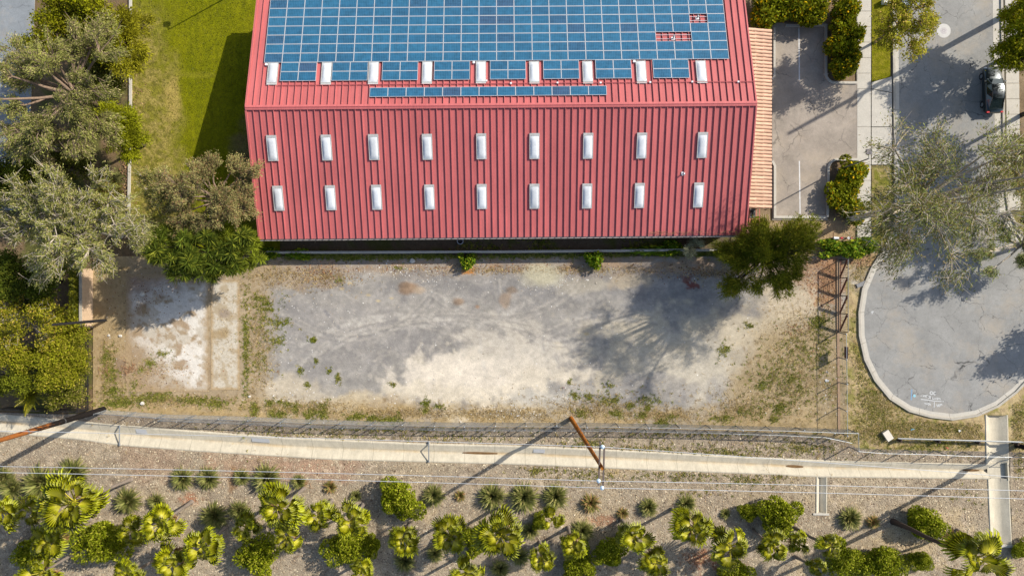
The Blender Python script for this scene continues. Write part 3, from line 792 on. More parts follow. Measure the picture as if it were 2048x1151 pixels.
M_CELL = mat_cells(); M_ALU = mat('aluminium_frame', (.44, .46, .48), .4, .05, 4, metal=.2)
def slope_len(v): return v*math.hypot(VU, HR-HE)/VU
def panel_meshes(w, d):
    g_ = MB().box((0, 0, 0), (w-.06, d-.06, .03)).mesh('solar_panel', M_CELL); f = MB()
    for s in (-1, 1): f.box((s*(w/2-.024), 0, 0), (.036, d-.012, .05)); f.box((0, s*(d/2-.024), 0), (w-.09, .036, .049))
    return g_, f.mesh('frame', M_ALU)
uL, v125 = roof_uv(529.5, 125.7); uR, v125b = roof_uv(1457.5, 121.8); _, vtop = roof_uv(990, -1.5)
vb7 = (v125+v125b)/2; cw = (uR-uL)/26; s0 = slope_len(vb7); s1 = slope_len(vtop); rh = (s1-s0)/7
arr = thing('solar_array', 'large block of blue solar panels covering the upper slope of the red roof', 'solar panels', BL, RZ)
gm, fmh = panel_meshes(cw, rh)
def put_panel(root, u, sdist, g_, f):
    M = slope(u, sdist*VU/math.hypot(VU, HR-HE), .15)
    o = link('solar_panel', g_, root, M=M); link('frame', f, o)
for r in range(7):               # r counts from the ridge side
    top_row = 6-r
    for c in range(26):
        if (top_row == 2 and c == 24) or (top_row == 4 and c in (22, 23)): continue
        put_panel(arr, uL+(c+.5)*cw, s0+(r+.5)*rh, gm, fmh)
for px in (564, 666, 765.6, 868.8, 980, 1086, 1190, 1304.5):
    u0, _ = roof_uv(px, 127)
    for c in range(2):
        for r in range(2): put_panel(arr, u0+(c+.5)*cw, s0-(r+.5)*rh, gm, fmh)
rails = MB()
for r in range(-2, 7):
    for t in (.28, .72):
        M = slope(0, (s0+(r+t)*rh)*VU/math.hypot(VU, HR-HE), .095)
        if r >= 0: rails.box(((uL+uR)/2, 0, 0), (uR-uL-.1, .04, .04), M=M)
rails.build('mounting_rails', M_ALU, arr)
a2 = thing('solar_array', 'single row of thirteen blue solar panels just above the red roof ridge', 'solar panels', BL, RZ)
uA, vA = roof_uv(739.5, 195.5); uB, vB = roof_uv(1213.5, 192.5); _, vC = roof_uv(976, 175.5)
sA = slope_len((vA+vB)/2); sC = slope_len(vC); g2_, f2_ = panel_meshes((uB-uA)/13, sC-sA)
for c in range(13): put_panel(a2, uA+(c+.5)*(uB-uA)/13, (sA+sC)/2, g2_, f2_)

# ------------------------------------------------------------------ clay-tiled canopy on the street end
M_TILE = mat('clay_tile', A(236, 194, 164), .85, .14, 3, rnd=.16, fine=(14, .08))
can = thing('tiled_canopy', 'narrow canopy roof of pale orange clay tiles beside the parking bays', 'canopy', P(1518, 235), 0)
cl_ = Vector(can.location)
xi, xo, zi, zo = 21.75, 25.0, 3.05, 2.35; y0c, y1c = P(0, 416, 2.7).y, P(0, 56, 2.7).y
ndeck = MB(); ndeck.add([(xi-cl_.x, y0c-cl_.y, zi-.06), (xo-cl_.x, y0c-cl_.y, zo-.06), (xo-cl_.x, y1c-cl_.y, zo-.06), (xi-cl_.x, y1c-cl_.y, zi-.06),
     (xi-cl_.x, y0c-cl_.y, zi-.2), (xo-cl_.x, y0c-cl_.y, zo-.2), (xo-cl_.x, y1c-cl_.y, zo-.2), (xi-cl_.x, y1c-cl_.y, zi-.2)], [(0, 1, 2, 3), (7, 6, 5, 4), (0, 4, 5, 1), (1, 5, 6, 2), (2, 6, 7, 3), (3, 7, 4, 0)])
ndeck.build('deck', M_TILE, can)
ncol, ncou = 50, 4; pc = (y1c-y0c)/ncol; ang = math.atan2(zi-zo, xo-xi); Lt = math.hypot(xo-xi, zi-zo); tl = Lt/ncou
V = []; F = []
for e, (x, rr, z) in enumerate(((0, .115, .0), (tl*1.06, .155, .035))):
    for k in range(7):
        t = math.pi*k/6; V.append((x, -rr*math.cos(t), z+rr*.75*math.sin(t)))
for k in range(6): F.append([k, k+1, 8+k, 7+k])
F2 = [[13-k for k in range(7)]]
tmesh = bpy.data.meshes.new('roof_tile'); tmesh.from_pydata(V, [], F+F2); tmesh.materials.append(M_TILE); tmesh.update()
for c in range(ncol):
    for r in range(ncou):
        M = Matrix.Translation((xi-cl_.x, y0c-cl_.y+(c+.5)*pc+random.uniform(-.008, .008), zi-.05)) @ Matrix.Rotation(ang, 4, 'Y') @ Matrix.Translation((r*tl, 0, .002))
        link('roof_tile', tmesh, can, M=M)
for k in range(5):
    MB().box((xo-.3-cl_.x, y0c+.5+k*(y1c-y0c-1)/4-cl_.y, 1.1), (.22, .22, 2.3)).build('post', M_WALL, can)

# ------------------------------------------------------------------ fenced equipment corner
M_PINK = mat('pink_painted_steel', A(214, 130, 118), .6, .15, 4)
c0 = P(1501, 443)
enc = thing('equipment_enclosure', 'low pink steel frame enclosure at the lower right corner of the red building', 'enclosure', c0)
mb = MB()
for zz in (.25, 1.15):
    for s in (-1, 1): mb.box((s*.48, 0, zz), (.07, 2.75, .07))
    for yy in (-1.36, -.35, .15, 1.36): mb.box((0, yy, zz), (.88, .07, .069))
mb.build('rails', M_PINK, enc)
for s in (-1, 1):
    for yy in (-1.36, .15, 1.36): MB().box((s*.48, yy, .58), (.09, .09, 1.2)).build('post', M_PINK, enc)
MB().box((0, -.75, .1), (.9, 1.1, .2)).build('pad', mat('pink_concrete', A(216, 168, 148), .9, .2, 5), enc)
acu = thing('condenser_unit', 'small grey outdoor condenser unit with a round black fan inside the pink frame', 'air conditioner', c0+Vector((-.08, .75, 0)))
MB().box((0, 0, .35), (.62, .85, .7)).build('cabinet', M_GALVD, acu)
MB().lathe([(.0, .715), (.27, .715), (.30, .705), (.30, .72), (.26, .735)], 20).build('fan', M_DARK, acu)

# ------------------------------------------------------------------ walls and fences
Pm = {}
def post_mesh(h, r):
    k = (h, r)
    if k not in Pm: Pm[k] = MB().tube([(0, 0, -.1), (0, 0, h)], r, 6).lathe([(0, h+.05), (r*1.2, h+.02), (r*1.2, h-.02)], 6).mesh('post', M_GALV)
    return Pm[k]
def along(pts, step):
    out = []; pts = [Vector(p) for p in pts]; d = 0; nxt = 0
    for a, b in zip(pts[:-1], pts[1:]):
        L = (b-a).length
        while nxt <= d+L+1e-6: out.append(a+(b-a)*((nxt-d)/L)); nxt += step
        d += L
    return out
def chain_fence(pts_px, h, label, step=3.0, z0=0.0, wire=.16, top=True, phase=0.0, wr=.0036, lean=(0, 0), pr=.055):
    pts = [P(x, y) for x, y in pts_px]; c = pts[0].copy()
    f = thing('chain_link_fence', label, 'fence', (c.x, c.y, z0))
    loc = [p-c for p in pts]
    for q in along(loc, step):
        o = link('post', post_mesh(h, pr), f, loc=q); o.rotation_euler = (lean[1]+random.uniform(-.05, .05), lean[0]+random.uniform(-.05, .05), 0)
    if top: MB().tube([q+Vector((lean[0]*h, -lean[1]*h, h)) for q in loc], .028, 5).build('top_rail', M_GALV, f)
    mb = MB(); MB_ = mb
    for a, b in zip(loc[:-1], loc[1:]):
        L = (b-a).length; d = (b-a)/L; up = Vector((lean[0]*h, -lean[1]*h, h)); n = int((L+h)/wire)
        for k in range(n):
            for s in (1, -1):
                x0 = -h+k*wire if s > 0 else k*wire; x1 = x0+h*s; t0, t1 = 0.0, 1.0
                if s > 0:
                    if x0 < 0: t0 = -x0/h; x0 = 0
                    if x1 > L: t1 = 1-(x1-L)/h; x1 = L
                else:
                    if x0 > L: t0 = (x0-L)/h; x0 = L
                    if x1 < 0: t1 = 1+x1/h; x1 = 0
                if t1-t0 < .03: continue
                mb.tube([a+d*x0+up*t0, a+d*x1+up*t1], wr, 3, cap=False)
    for t in (.02, .5): mb.tube([q+Vector((0, 0, h*t)) for q in loc], .007, 3, cap=False)
    mb.build('wire_mesh', M_WIRE, f)
    return f
FA = [(212, 819), (330, 828), (480, 832), (620, 838), (760, 842), (900, 844), (1196, 845), (1400, 849), (1560, 853), (1697, 858)]
FB = [(330, 836), (480, 842), (620, 849), (760, 852), (900, 855), (1196, 856), (1400, 860), (1560, 865), (1640, 869), (1692, 880)]
chain_fence(FA, 2.0, 'long tall chain-link fence along the bottom edge of the vacant lot', wire=.13)
chain_fence(FB, 1.25, 'long low chain-link fence just below the tall one, next to the ditch bank', wire=.13)
chain_fence([(1697, 858), (1698, 893)], 2.0, 'short chain-link stretch joining the fences at the lot corner', 1.74)
chain_fence([(1698, 893), (1745, 897), (1830, 899), (1900, 902), (1985, 904), (2110, 906)], 1.9, 'chain-link fence with bare posts below the guard rail', 2.85, wire=.3)
chain_fence([(545, 504.5), (1000, 503), (1475, 499)], 1.72, 'thin chain-link fence on top of the low wall behind the red building', 3.6, wire=.45, wr=.003, z0=0.0, pr=.022)
# low wall below the building
gw = MB().strip([P(548, 505.5), P(800, 505), P(925, 504), P(1000, 504), P(1480, 500)], -.09, .09, -.1, .85).build('garden_wall', M_CONC)
tag(gw, 'low thin concrete wall running behind the red building along the vacant lot', 'wall')
# block wall and ivy at the left end
M_BLOCK = mat('tan_block', A(222, 192, 158), .9, .14, 4, bump=.2)
bw = thing('block_wall', 'tan block wall running up from the black pole at the left of the lot', 'wall', P(186, 655))
bl = Vector(bw.location)
for r in range(9):
    a = P(186, 655)-bl; mb = MB()
    n = 14
    for k in range(n):
        mb.box((-.1, (k+.5+(.5 if r % 2 else 0)*.8)*.41, .1+r*.2), (.2-.004*random.random(), .40, .193))
    o = mb.build('block_course', M_BLOCK, bw)
MB().box((-.1, 3.0, 1.83), (.27, 6.2, .06)).build('coping', M_CONCD, bw)
w2 = MB().strip([P(166, 660), P(166, 540)], -.1, .1, -.1, 1.7).build('garden_wall', mat('pink_block', A(206, 170, 160), .9, .12, 4)); tag(w2, 'thin pinkish wall behind the ivy at the left of the lot', 'wall')
# iron picket fence
ipf = thing('picket_fence', 'black iron picket fence on the left edge of the vacant lot', 'fence', P(178, 815))
c = Vector(ipf.location); A0 = P(178, 672)-c; B0 = P(178, 817)-c
pk = MB().box((0, 0, 1.0), (.034, .034, 2.0)).lathe([(.022, 2.0), (.0, 2.09)], 4).mesh('picket', M_DARK)
for k in range(58): link('picket', pk, ipf, loc=A0+(B0-A0)*(k/57))
for z in (.25, 1.78): MB().box((0, (A0.y+B0.y)/2, z), (.045, abs(A0.y-B0.y), .045)).build('rail', M_DARK, ipf)
pm_ = MB().box((0, 0, 1.05), (.07, .07, 2.15)).mesh('post', M_DARK)
for k in range(4): link('post', pm_, ipf, loc=A0+(B0-A0)*(k/3))
ip2 = thing('picket_fence', 'short black iron fence below the left shrubs, meeting the lot corner', 'fence', P(178, 818))
for k in range(40):
    link('picket', pk, ip2, loc=(P(178, 818)+(P(20, 812)-P(178, 818))*(k/39))-Vector(ip2.location))
MB().tube([Vector((0, 0, 1.8)), P(20, 812)-P(178, 818)+Vector((0, 0, 1.8))], .025, 4).build('rail', M_DARK, ip2)

# sliding gate and fence on the right side of the lot
M_BROWN = mat('brown_painted_steel', A(118, 74, 62), .7, .2, 5); M_TRACK = mat('gate_track_concrete', A(176, 148, 120), .9, .18, 4)
gt = thing('sliding_gate', 'rusty sliding gate with diagonal brown braces on the right side of the lot', 'gate', P(1676, 590))
c = Vector(gt.location); gy0, gy1 = P(0, 662).y-c.y, P(0, 520).y-c.y; GH = 1.75
MB().box((0, (gy0+gy1)/2, .03), (.32, gy1-gy0, .12)).build('track', M_TRACK, gt)
for z in (.2, GH): MB().box((.16, (gy0+gy1)/2, z), (.06, gy1-gy0, .06)).build('rail', M_GALVD if z > 1 else M_BROWN, gt)
pkm = MB().box((0, 0, (GH+.2)/2), (.02, .02, GH-.2)).mesh('picket', M_DARK)
npk = 44
for k in range(npk): link('picket', pkm, gt, loc=(.16, gy0+(gy1-gy0)*k/(npk-1), 0))
for k in range(4):
    ya = gy0+(gy1-gy0)*(k+.05)/4; yb_ = gy0+(gy1-gy0)*(k+.95)/4
    e_ = Vector((0, yb_-ya, GH-.28)); MB().box((0, 0, 0), (e_.length, .05, .24)).build('brace', M_BROWN, gt, loc=(.08, (ya+yb_)/2, (GH+.22)/2), rot=(0, -math.atan2(e_.z, e_.y), R_(90)))
for k in range(5):
    yy = gy0+(gy1-gy0)*k/4
    MB().box((.16, yy, GH/2), (.08, .08, GH)).build('post', M_DARK, gt)
# chain-link continuation of that side
chain_fence([(1676, 664), (1677, 760), (1678, 866)], 1.75, 'chain-link side fence between the rusty gate and the lot corner', 2.5, wire=.2)
sg = MB().box((.12, 0, 1.35), (.03, 1.15, .75)).build('metal_sign', M_BROWN, loc=P(1677, 702)); tag(sg, 'dark brown blank panel fixed on the side fence above the lot corner', 'sign')
MB().strip([P(1676, 664), P(1678, 866)], -.12, .12, -.1, .05).build('fence_kerb', M_TRACK)['kind'] = 'structure'

# ------------------------------------------------------------------ poles and wires
def mat_pole(name, rgb, dk):
    m, N, L, b = nmat(name); tc = N.new('ShaderNodeTexCoord').outputs['Object']
    mp = N.new('ShaderNodeMapping'); mp.inputs['Scale'].default_value = (9, 9, .7); L.new(tc, mp.inputs[0])
    n = noise(N, L, 1.6, 6, .7, mp.outputs[0]); mx = N.new('ShaderNodeMix'); mx.data_type = 'RGBA'
    L.new(ramp(N, L, n.outputs[0], [(.35, 0.), (.62, 1.)]), mx.inputs['Factor']); mx.inputs['A'].default_value = (*rgb, 1); mx.inputs['B'].default_value = (*dk, 1)
    L.new(mx.outputs['Result'], b.inputs['Base Color']); b.inputs['Roughness'].default_value = .9; b.inputs['Specular IOR Level'].default_value = .08; bumpn(N, L, b, n.outputs[0], .5, .03)
    return m
M_POLE = mat_pole('creosoted_wood', A(202, 128, 50), A(122, 72, 30)); M_POLED = mat_pole('tarred_wood', (.012, .010, .009), (.024, .018, .014))
M_ARM = mat('crossarm_wood', A(110, 98, 92), .9, .25, 5); M_INS = mat('pale_porcelain', A(200, 222, 236), .25, .05, 3, spec=.5)
M_CABLE = mat('bare_cable', (.50, .52, .54), .4, .05, 2, metal=.3)
def utility_pole(base, top, label, arms=(), r0=.23, r1=.13, material=M_POLE):
    b = thing('utility_pole', label, 'utility pole', (base.x, base.y, 0)); t = top-Vector((base.x, base.y, 0))
    MB().tube([t*k for k in (-.01, .25, .5, .75, 1)], [r0, r0*.75+r1*.25, (r0+r1)/2, r0*.25+r1*.75, r1], 12).build('shaft', material, b, smooth=True)
    for z_ in (.35, .62, .9): MB().lathe([(r0+(r1-r0)*z_+.012, -.06), (r0+(r1-r0)*z_+.012, .06)], 12).build('steel_band', M_GALVD, b, loc=t*z_)
    for k_ in range(14): MB().box((0, 0, 0), (.34+r0, .02, .02)).build('step_bolt', M_GALVD, b, loc=t*(.3+.045*k_), rot=(0, 0, R_(20+90*(k_ % 2))))
    for (a, c_, ins) in arms:
        a = a-Vector(b.location); c_ = c_-Vector(b.location); d = (c_-a)
        ang = math.atan2(d.y, d.x)
        o = MB().box((0, 0, 0), (d.length, .12, .13)).build('crossarm', M_ARM, b, loc=(a+c_)/2, rot=(0, -math.asin(d.z/d.length), ang))
        for q in ins:
            q = q-Vector(b.location)
            MB().lathe([(.03, -.25), (.14, -.2), (.14, -.12), (.08, -.1), (.16, -.04), (.16, .04), (.06, .1), (.0, .12)], 12).build('insulator', M_INS, b, loc=q)
    return b
def mat_burnt():
    m, N, L, b = nmat('charred_wood'); tc = N.new('ShaderNodeTexCoord').outputs['Object']
    mp = N.new('ShaderNodeMapping'); mp.inputs['Scale'].default_value = (3, 3, .35); L.new(tc, mp.inputs[0])
    n = noise(N, L, 1.2, 5, .65, mp.outputs[0]); sp = N.new('ShaderNodeSeparateXYZ'); L.new(tc, sp.inputs[0])
    mr = N.new('ShaderNodeMapRange'); mr.inputs[1].default_value = 5.0; mr.inputs[2].default_value = 15.0; L.new(sp.outputs[2], mr.inputs[0])
    f = ramp(N, L, vmath(N, L, 'ADD', mr.outputs[0], vmath(N, L, 'MULTIPLY', vmath(N, L, 'SUBTRACT', n.outputs[0], .5), 2.2)), [(.42, 0.), (.5, 1.)])
    mx = N.new('ShaderNodeMix'); mx.data_type = 'RGBA'; L.new(f, mx.inputs['Factor']); mx.inputs['A'].default_value = (.012, .010, .009, 1); mx.inputs['B'].default_value = (*A(158, 98, 50), 1)
    L.new(mx.outputs['Result'], b.inputs['Base Color']); b.inputs['Roughness'].default_value = .9; b.inputs['Specular IOR Level'].default_value = .08
    return m
M_BURNT = mat_burnt()
HA = 16.3
up2b, up2t = P(1142, 836), P(1205, 936, 17.0)
ins2 = [P(1205, 893, HA+.3), P(1197, 961, HA+.3), P(1204, 975, HA+.3)]
utility_pole(up2b, up2t, 'brown wooden utility pole with double crossarm standing at the fence in the middle', [
    (P(1200.5, 881, HA), P(1197, 970, HA), [ins2[1]]), (P(1208.5, 893, HA), P(1206, 979, HA), [ins2[0], ins2[2]])])
upl = P(207, 818); insl = [Vector((upl.x, -10.8, HA+.3)), Vector((upl.x, -13.5, HA+.3)), Vector((upl.x, -13.96, HA+.3))]
utility_pole(upl, Vector((upl.x-.3, upl.y-.1, 17.2)), 'blackened utility pole leaning out of the picture at the left edge', [(Vector((upl.x, -10.5, HA)), Vector((upl.x, -14.3, HA)), insl)], material=M_BURNT, r0=.30, r1=.16)
upr = P(2034, 890); insr = [Vector((upr.x, -15.2, HA+.9)), Vector((upr.x, -15.75, HA+.3)), Vector((upr.x, -16.4, HA+.3))]
utility_pole(upr, Vector((upr.x+.3, upr.y+.5, 17.4)), 'dark utility pole at the right edge beside the guard rail', [(Vector((upr.x, -15.0, HA)), Vector((upr.x, -16.6, HA)), insr)], material=M_POLED, r0=.25)
upt = P(2004, 34)
utility_pole(upt, Vector((upt.x+.2, upt.y+.2, 17.5)), 'dark utility pole at the top right corner beside the street', [
    (Vector((upt.x-.9, upt.y-1.2, 11.2)), Vector((upt.x+.9, upt.y+1.2, 11.2)), [Vector((upt.x-.8, upt.y-1.1, 11.5)), Vector((upt.x+.8, upt.y+1.1, 11.5))]), (Vector((upt.x-.5, upt.y-.9, 12.2)), Vector((upt.x+.5, upt.y+.9, 12.2)), [])], material=M_POLED, r0=.3, r1=.16)
def cable(a, b, sag, label, r=.021):
    n = 24; pts = [a+(b-a)*(i/n)-Vector((0, 0, sag*4*(i/n)*(1-i/n))) for i in range(n+1)]; c = (a+b)/2
    tag(MB().tube([p-c for p in pts], r, 4).build('power_line', M_CABLE, loc=c), label, 'cable')
nm = ('upper', 'middle', 'lower')
for k in range(3):
    cable(insl[k], ins2[k], .35, nm[k]+' power line strung from the left edge to the middle utility pole')
    cable(ins2[k], insr[k], .35, nm[k]+' power line strung from the middle utility pole to the right edge')
# black stub pole by the block wall
bp = P(211, 640)
sp_ = MB().tube([(0, 0, -.1), (0.05, -.02, 8.0)], [.15, .11], 10).build('bare_pole', M_DARK, loc=bp); tag(sp_, 'slim black bare pole beside the end of the tan block wall', 'pole')

# ------------------------------------------------------------------ street furniture and small things
def lamp(base, label, ry=.35):
    l = thing('parking_lamp', label, 'street lamp', base)
    MB().tube([(0, 0, 0), (0, 0, 5.9)], [.075, .055], 8).build('pole', M_GALVD, l)
    MB().lathe([(.0, .08), (.18, .08), (.18, .0)], 12).build('base_plate', M_CONCD, l)
    MB().tube([(0, 0, 5.85), (-.05, ry, 5.95)], .035, 6).build('arm', M_GALVD, l)
    MB().box((-.06, ry+.25, 5.98), (.5, .46, .2)).build('lamp_head', mat('lamp_housing', A(110, 104, 108), .5, .1, 4), l)
lamp(P(1677, 339), 'tall parking lot lamp with a square head rising from the flower bed')
lamp(P(482, -20), 'lamp post beyond the top of the lawn casting a long thin shadow')
# guard rail
gr = thing('guard_rail', 'galvanised guard rail on posts near the bottom right of the turning circle', 'guard rail', P(1790, 874))
c = Vector(gr.location); E = P(2036, 881)-c; L = E.length; n = 30; prof = [(-.02, .42), (.06, .47), (.06, .53), (-.02, .58), (.06, .63), (.06, .69), (-.02, .74)]
V = []; F = []
nn = Vector((-E.y, E.x, 0)).normalized(); d = E.normalized()
for i, t in enumerate((0, L)):
    for a, z in prof: V.append(tuple(d*t+nn*a+Vector((0, 0, z))))
    for a, z in prof: V.append(tuple(d*t+nn*(a-.012)+Vector((0, 0, z))))
m_ = len(prof); F = [[k, k+1, 2*m_+k+1, 2*m_+k] for k in range(m_-1)]+[[m_+k, 3*m_+k, 3*m_+k+1, m_+k+1] for k in range(m_-1)]
me = bpy.data.meshes.new('beam'); me.from_pydata(V, [], F); me.materials.append(M_GALV); link('beam', me, gr)
MB().tube([nn*.02+Vector((0, 0, .755)), E+nn*.02+Vector((0, 0, .755))], .035, 6).build('beam_lip', M_GALV, gr)
gp = MB().box((0, -.12, .35), (.16, .2, .8)).box((0, -.02, .58), (.14, .1, .3)).mesh('post', M_BARKD)
for t in (.02, .33, .65, .96): link('post', gp, gr, loc=E*t-nn*.1)
bx = thing('utility_box', 'pale tilted box lying in the dry grass left of the guard rail', 'box', P(1772.5, 869), R_(33))
MB().box((0, 0, .18), (.62, .98, .36)).build('body', mat('pale_box_paint', A(232, 222, 200), .7, .06, 3), bx); MB().box((0, 0, .375), (.66, 1.02, .03)).build('lid', mat('pale_lid', A(238, 230, 212), .7, .05, 3), bx)
ub_ = thing('utility_box', 'small white utility box on the parkway grass at the top edge', 'box', P(1768, 6))
MB().box((0, 0, .3), (.6, .45, .6)).build('body', M_WHITE, ub_); MB().box((0, 0, .615), (.66, .5, .03)).build('lid', M_WHITE, ub_)
mh = thing('manhole', 'pale concrete ringed manhole cover in the street', 'manhole', P(1887, 62, 0))
MB().lathe([(.70, .0), (.70, .040), (.33, .042), (.33, .0)], 36).build('collar', mat('fresh_concrete', A(222, 219, 212), .9, .08, 3), mh)
MB().lathe([(.325, .0), (.325, .040), (.24, .046), (.0, .046)], 30).build('cover', mat('worn_iron', A(206, 200, 198), .7, .2, 12), mh)
M_LET = mat('dark_iron', A(150, 140, 138), .7, .1, 4)
mk = MB()
for a in range(6): mk.box((.14*math.cos(a*1.047), .14*math.sin(a*1.047), .048), (.10, .03, .006), rz=a*1.047)
mk.build('embossing', M_LET, mh)
ty = thing('planter_tub', 'round pale-rimmed black tub standing in the soil strip under the eave', 'tub', P(921, 482.5))
MB().lathe([(.30, .0), (.33, .35), (.33, .38), (.26, .40), (.26, .36)], 22).build('rim', mat('pale_plastic', A(200, 204, 206), .6, .05, 3), ty)
MB().lathe([(.265, .33), (.1, .27), (.0, .25)], 22).build('soil', M_DARK, ty)
# backflow assembly: two risers, valves and a wrapped middle
bf = thing('backflow_preventer', 'white and red backflow pipe assembly arching over the sand near the hedge', 'pipework', P(1676, 477))
M_RED = mat('red_valve', A(204, 40, 62), .5, .1, 5); M_BRASS = mat('dark_brass', A(90, 74, 66), .5, .2, 5)
MB().tube([(-.85, 0, -.1), (-.85, 0, .62), (-.74, 0, .74), (.74, .02, .74), (.85, .02, .62), (.85, .02, -.1)], .06, 8).build('pipe', M_BRASS, bf)
MB().tube([(-.80, 0, .76), (-.30, .0, .76)], [.15, .11], 10).build('wrapping', M_WHITE, bf)
MB().tube([(-.1, 0, .74), (.12, 0, .74)], .10, 8).build('valve', M_RED, bf); MB().tube([(.55, 0, .74), (.95, 0, .7)], .09, 8).build('valve', M_BRASS, bf)
MB().tube([(-.82, .05, .75), (-.9, .55, .9)], .035, 5).build('handle', M_RUST, bf)
MB().lathe([(.0, .95), (.12, .95), (.12, .92)], 12, c=(.6, 0, 0)).build('handwheel', M_WHITE, bf); MB().lathe([(.0, .9), (.09, .9), (.09, .86)], 12, c=(.92, 0, 0)).build('handwheel', M_RED, bf)
# pipes laid across the ditch
for x, ya, yb2, lb in ((241, 851, 888, 'left white pipe laid across the concrete ditch'), (858, 884, 921, 'right white pipe laid across the concrete ditch, left of the middle pole')):
    a, b = P(x, ya), P(x, yb2); c = (a+b)/2
    pp = thing('crossing_pipe', lb, 'pipe', (c.x, c.y, 0))
    MB().tube([a-c+Vector((0, .1, .18)), Vector((0, 0, .2)), b-c+Vector((0, -.1, .18))], .055, 8).build('pipe', M_GALV, pp)
    for e in (a, b): MB().box((e-c)+Vector((0, 0, .05)), (.2, .16, .2)).build('support', M_CONC, pp)
# stake with a pink flag and yellow cord, lumps of broken concrete
M_STONE = mat('broken_concrete', A(226, 220, 208), .9, .12, 4)
def stone(px, py, s, label):
    V = []; mb = MB(); n = 7
    for z, k in ((0, 1.0), (.5, .95), (.8, .55)):
        for i in range(n):
            a = 2*math.pi*i/n; r = s*k*random.uniform(.7, 1.15); V.append((r*math.cos(a), r*math.sin(a)*.8, z*s*.8))
    F = [[r*n+i, r*n+(i+1) % n, (r+1)*n+(i+1) % n, (r+1)*n+i] for r in range(2) for i in range(n)]+[[2*n+i for i in range(n)]]
    mb.add(V, F); tag(mb.build('concrete_lump', M_STONE, loc=P(px, py)), label, 'rubble')
stone(241, 671, .22, 'white concrete lump on the dry ground right of the tan block wall end')
stone(218, 670, .16, 'small white concrete lump near the foot of the block wall')
stone(285, 806, .26, 'pale flat concrete lump in the green weeds near the bottom left of the lot')
stone(285, 588, .3, 'pale broken lump on the shaded upper part of the slab')
stone(152, 648, .18, 'white lump beside the black pole')
stone(499, 792, .16, 'white lump at the corner of the gravel near the left weeds')
stone(825, 521, .3, 'brown rock heap against the low wall')
bb = MB().box((0, 0, .06), (1.0, .4, .12)).build('debris_board', mat('weathered_board', A(150, 150, 150), .9, .2, 6), loc=P(1722, 568), rot=(0, 0, .4)); tag(bb, 'pale flat board lying right of the sliding gate', 'board')
# rubbish: a red scrap and a blue bag
def scrap(px, py, rgb, label, s=.2):
    mb = MB(); V = [(random.uniform(-1, 1)*s, random.uniform(-1, 1)*s*.7, random.uniform(.02, .18)) for _ in range(6)]
    mb.add(V, [(0, 1, 2), (1, 2, 3), (2, 3, 4), (3, 4, 5), (0, 2, 4), (1, 3, 5)])
    tag(mb.build('litter', mat('litter_'+label.split()[0], rgb, .6, .1, 5), loc=P(px, py)), label, 'litter')
scrap(1825, 858, A(150, 205, 225), 'blue plastic scrap in the dry grass above the guard rail', .22); scrap(1891, 894, A(200, 70, 50), 'red scrap lying below the guard rail', .25)
scrap(1653, 760, A(240, 240, 238), 'white paper scrap left of the side fence', .25); scrap(1655, 742, A(236, 236, 236), 'upper white paper scrap left of the side fence', .18)
scrap(1127, 774, A(230, 150, 140), 'pink flag scrap on the ground above the middle pole', .2); scrap(1921, 861, A(230, 228, 222), 'white litter scraps beside the concrete side ditch', .3)

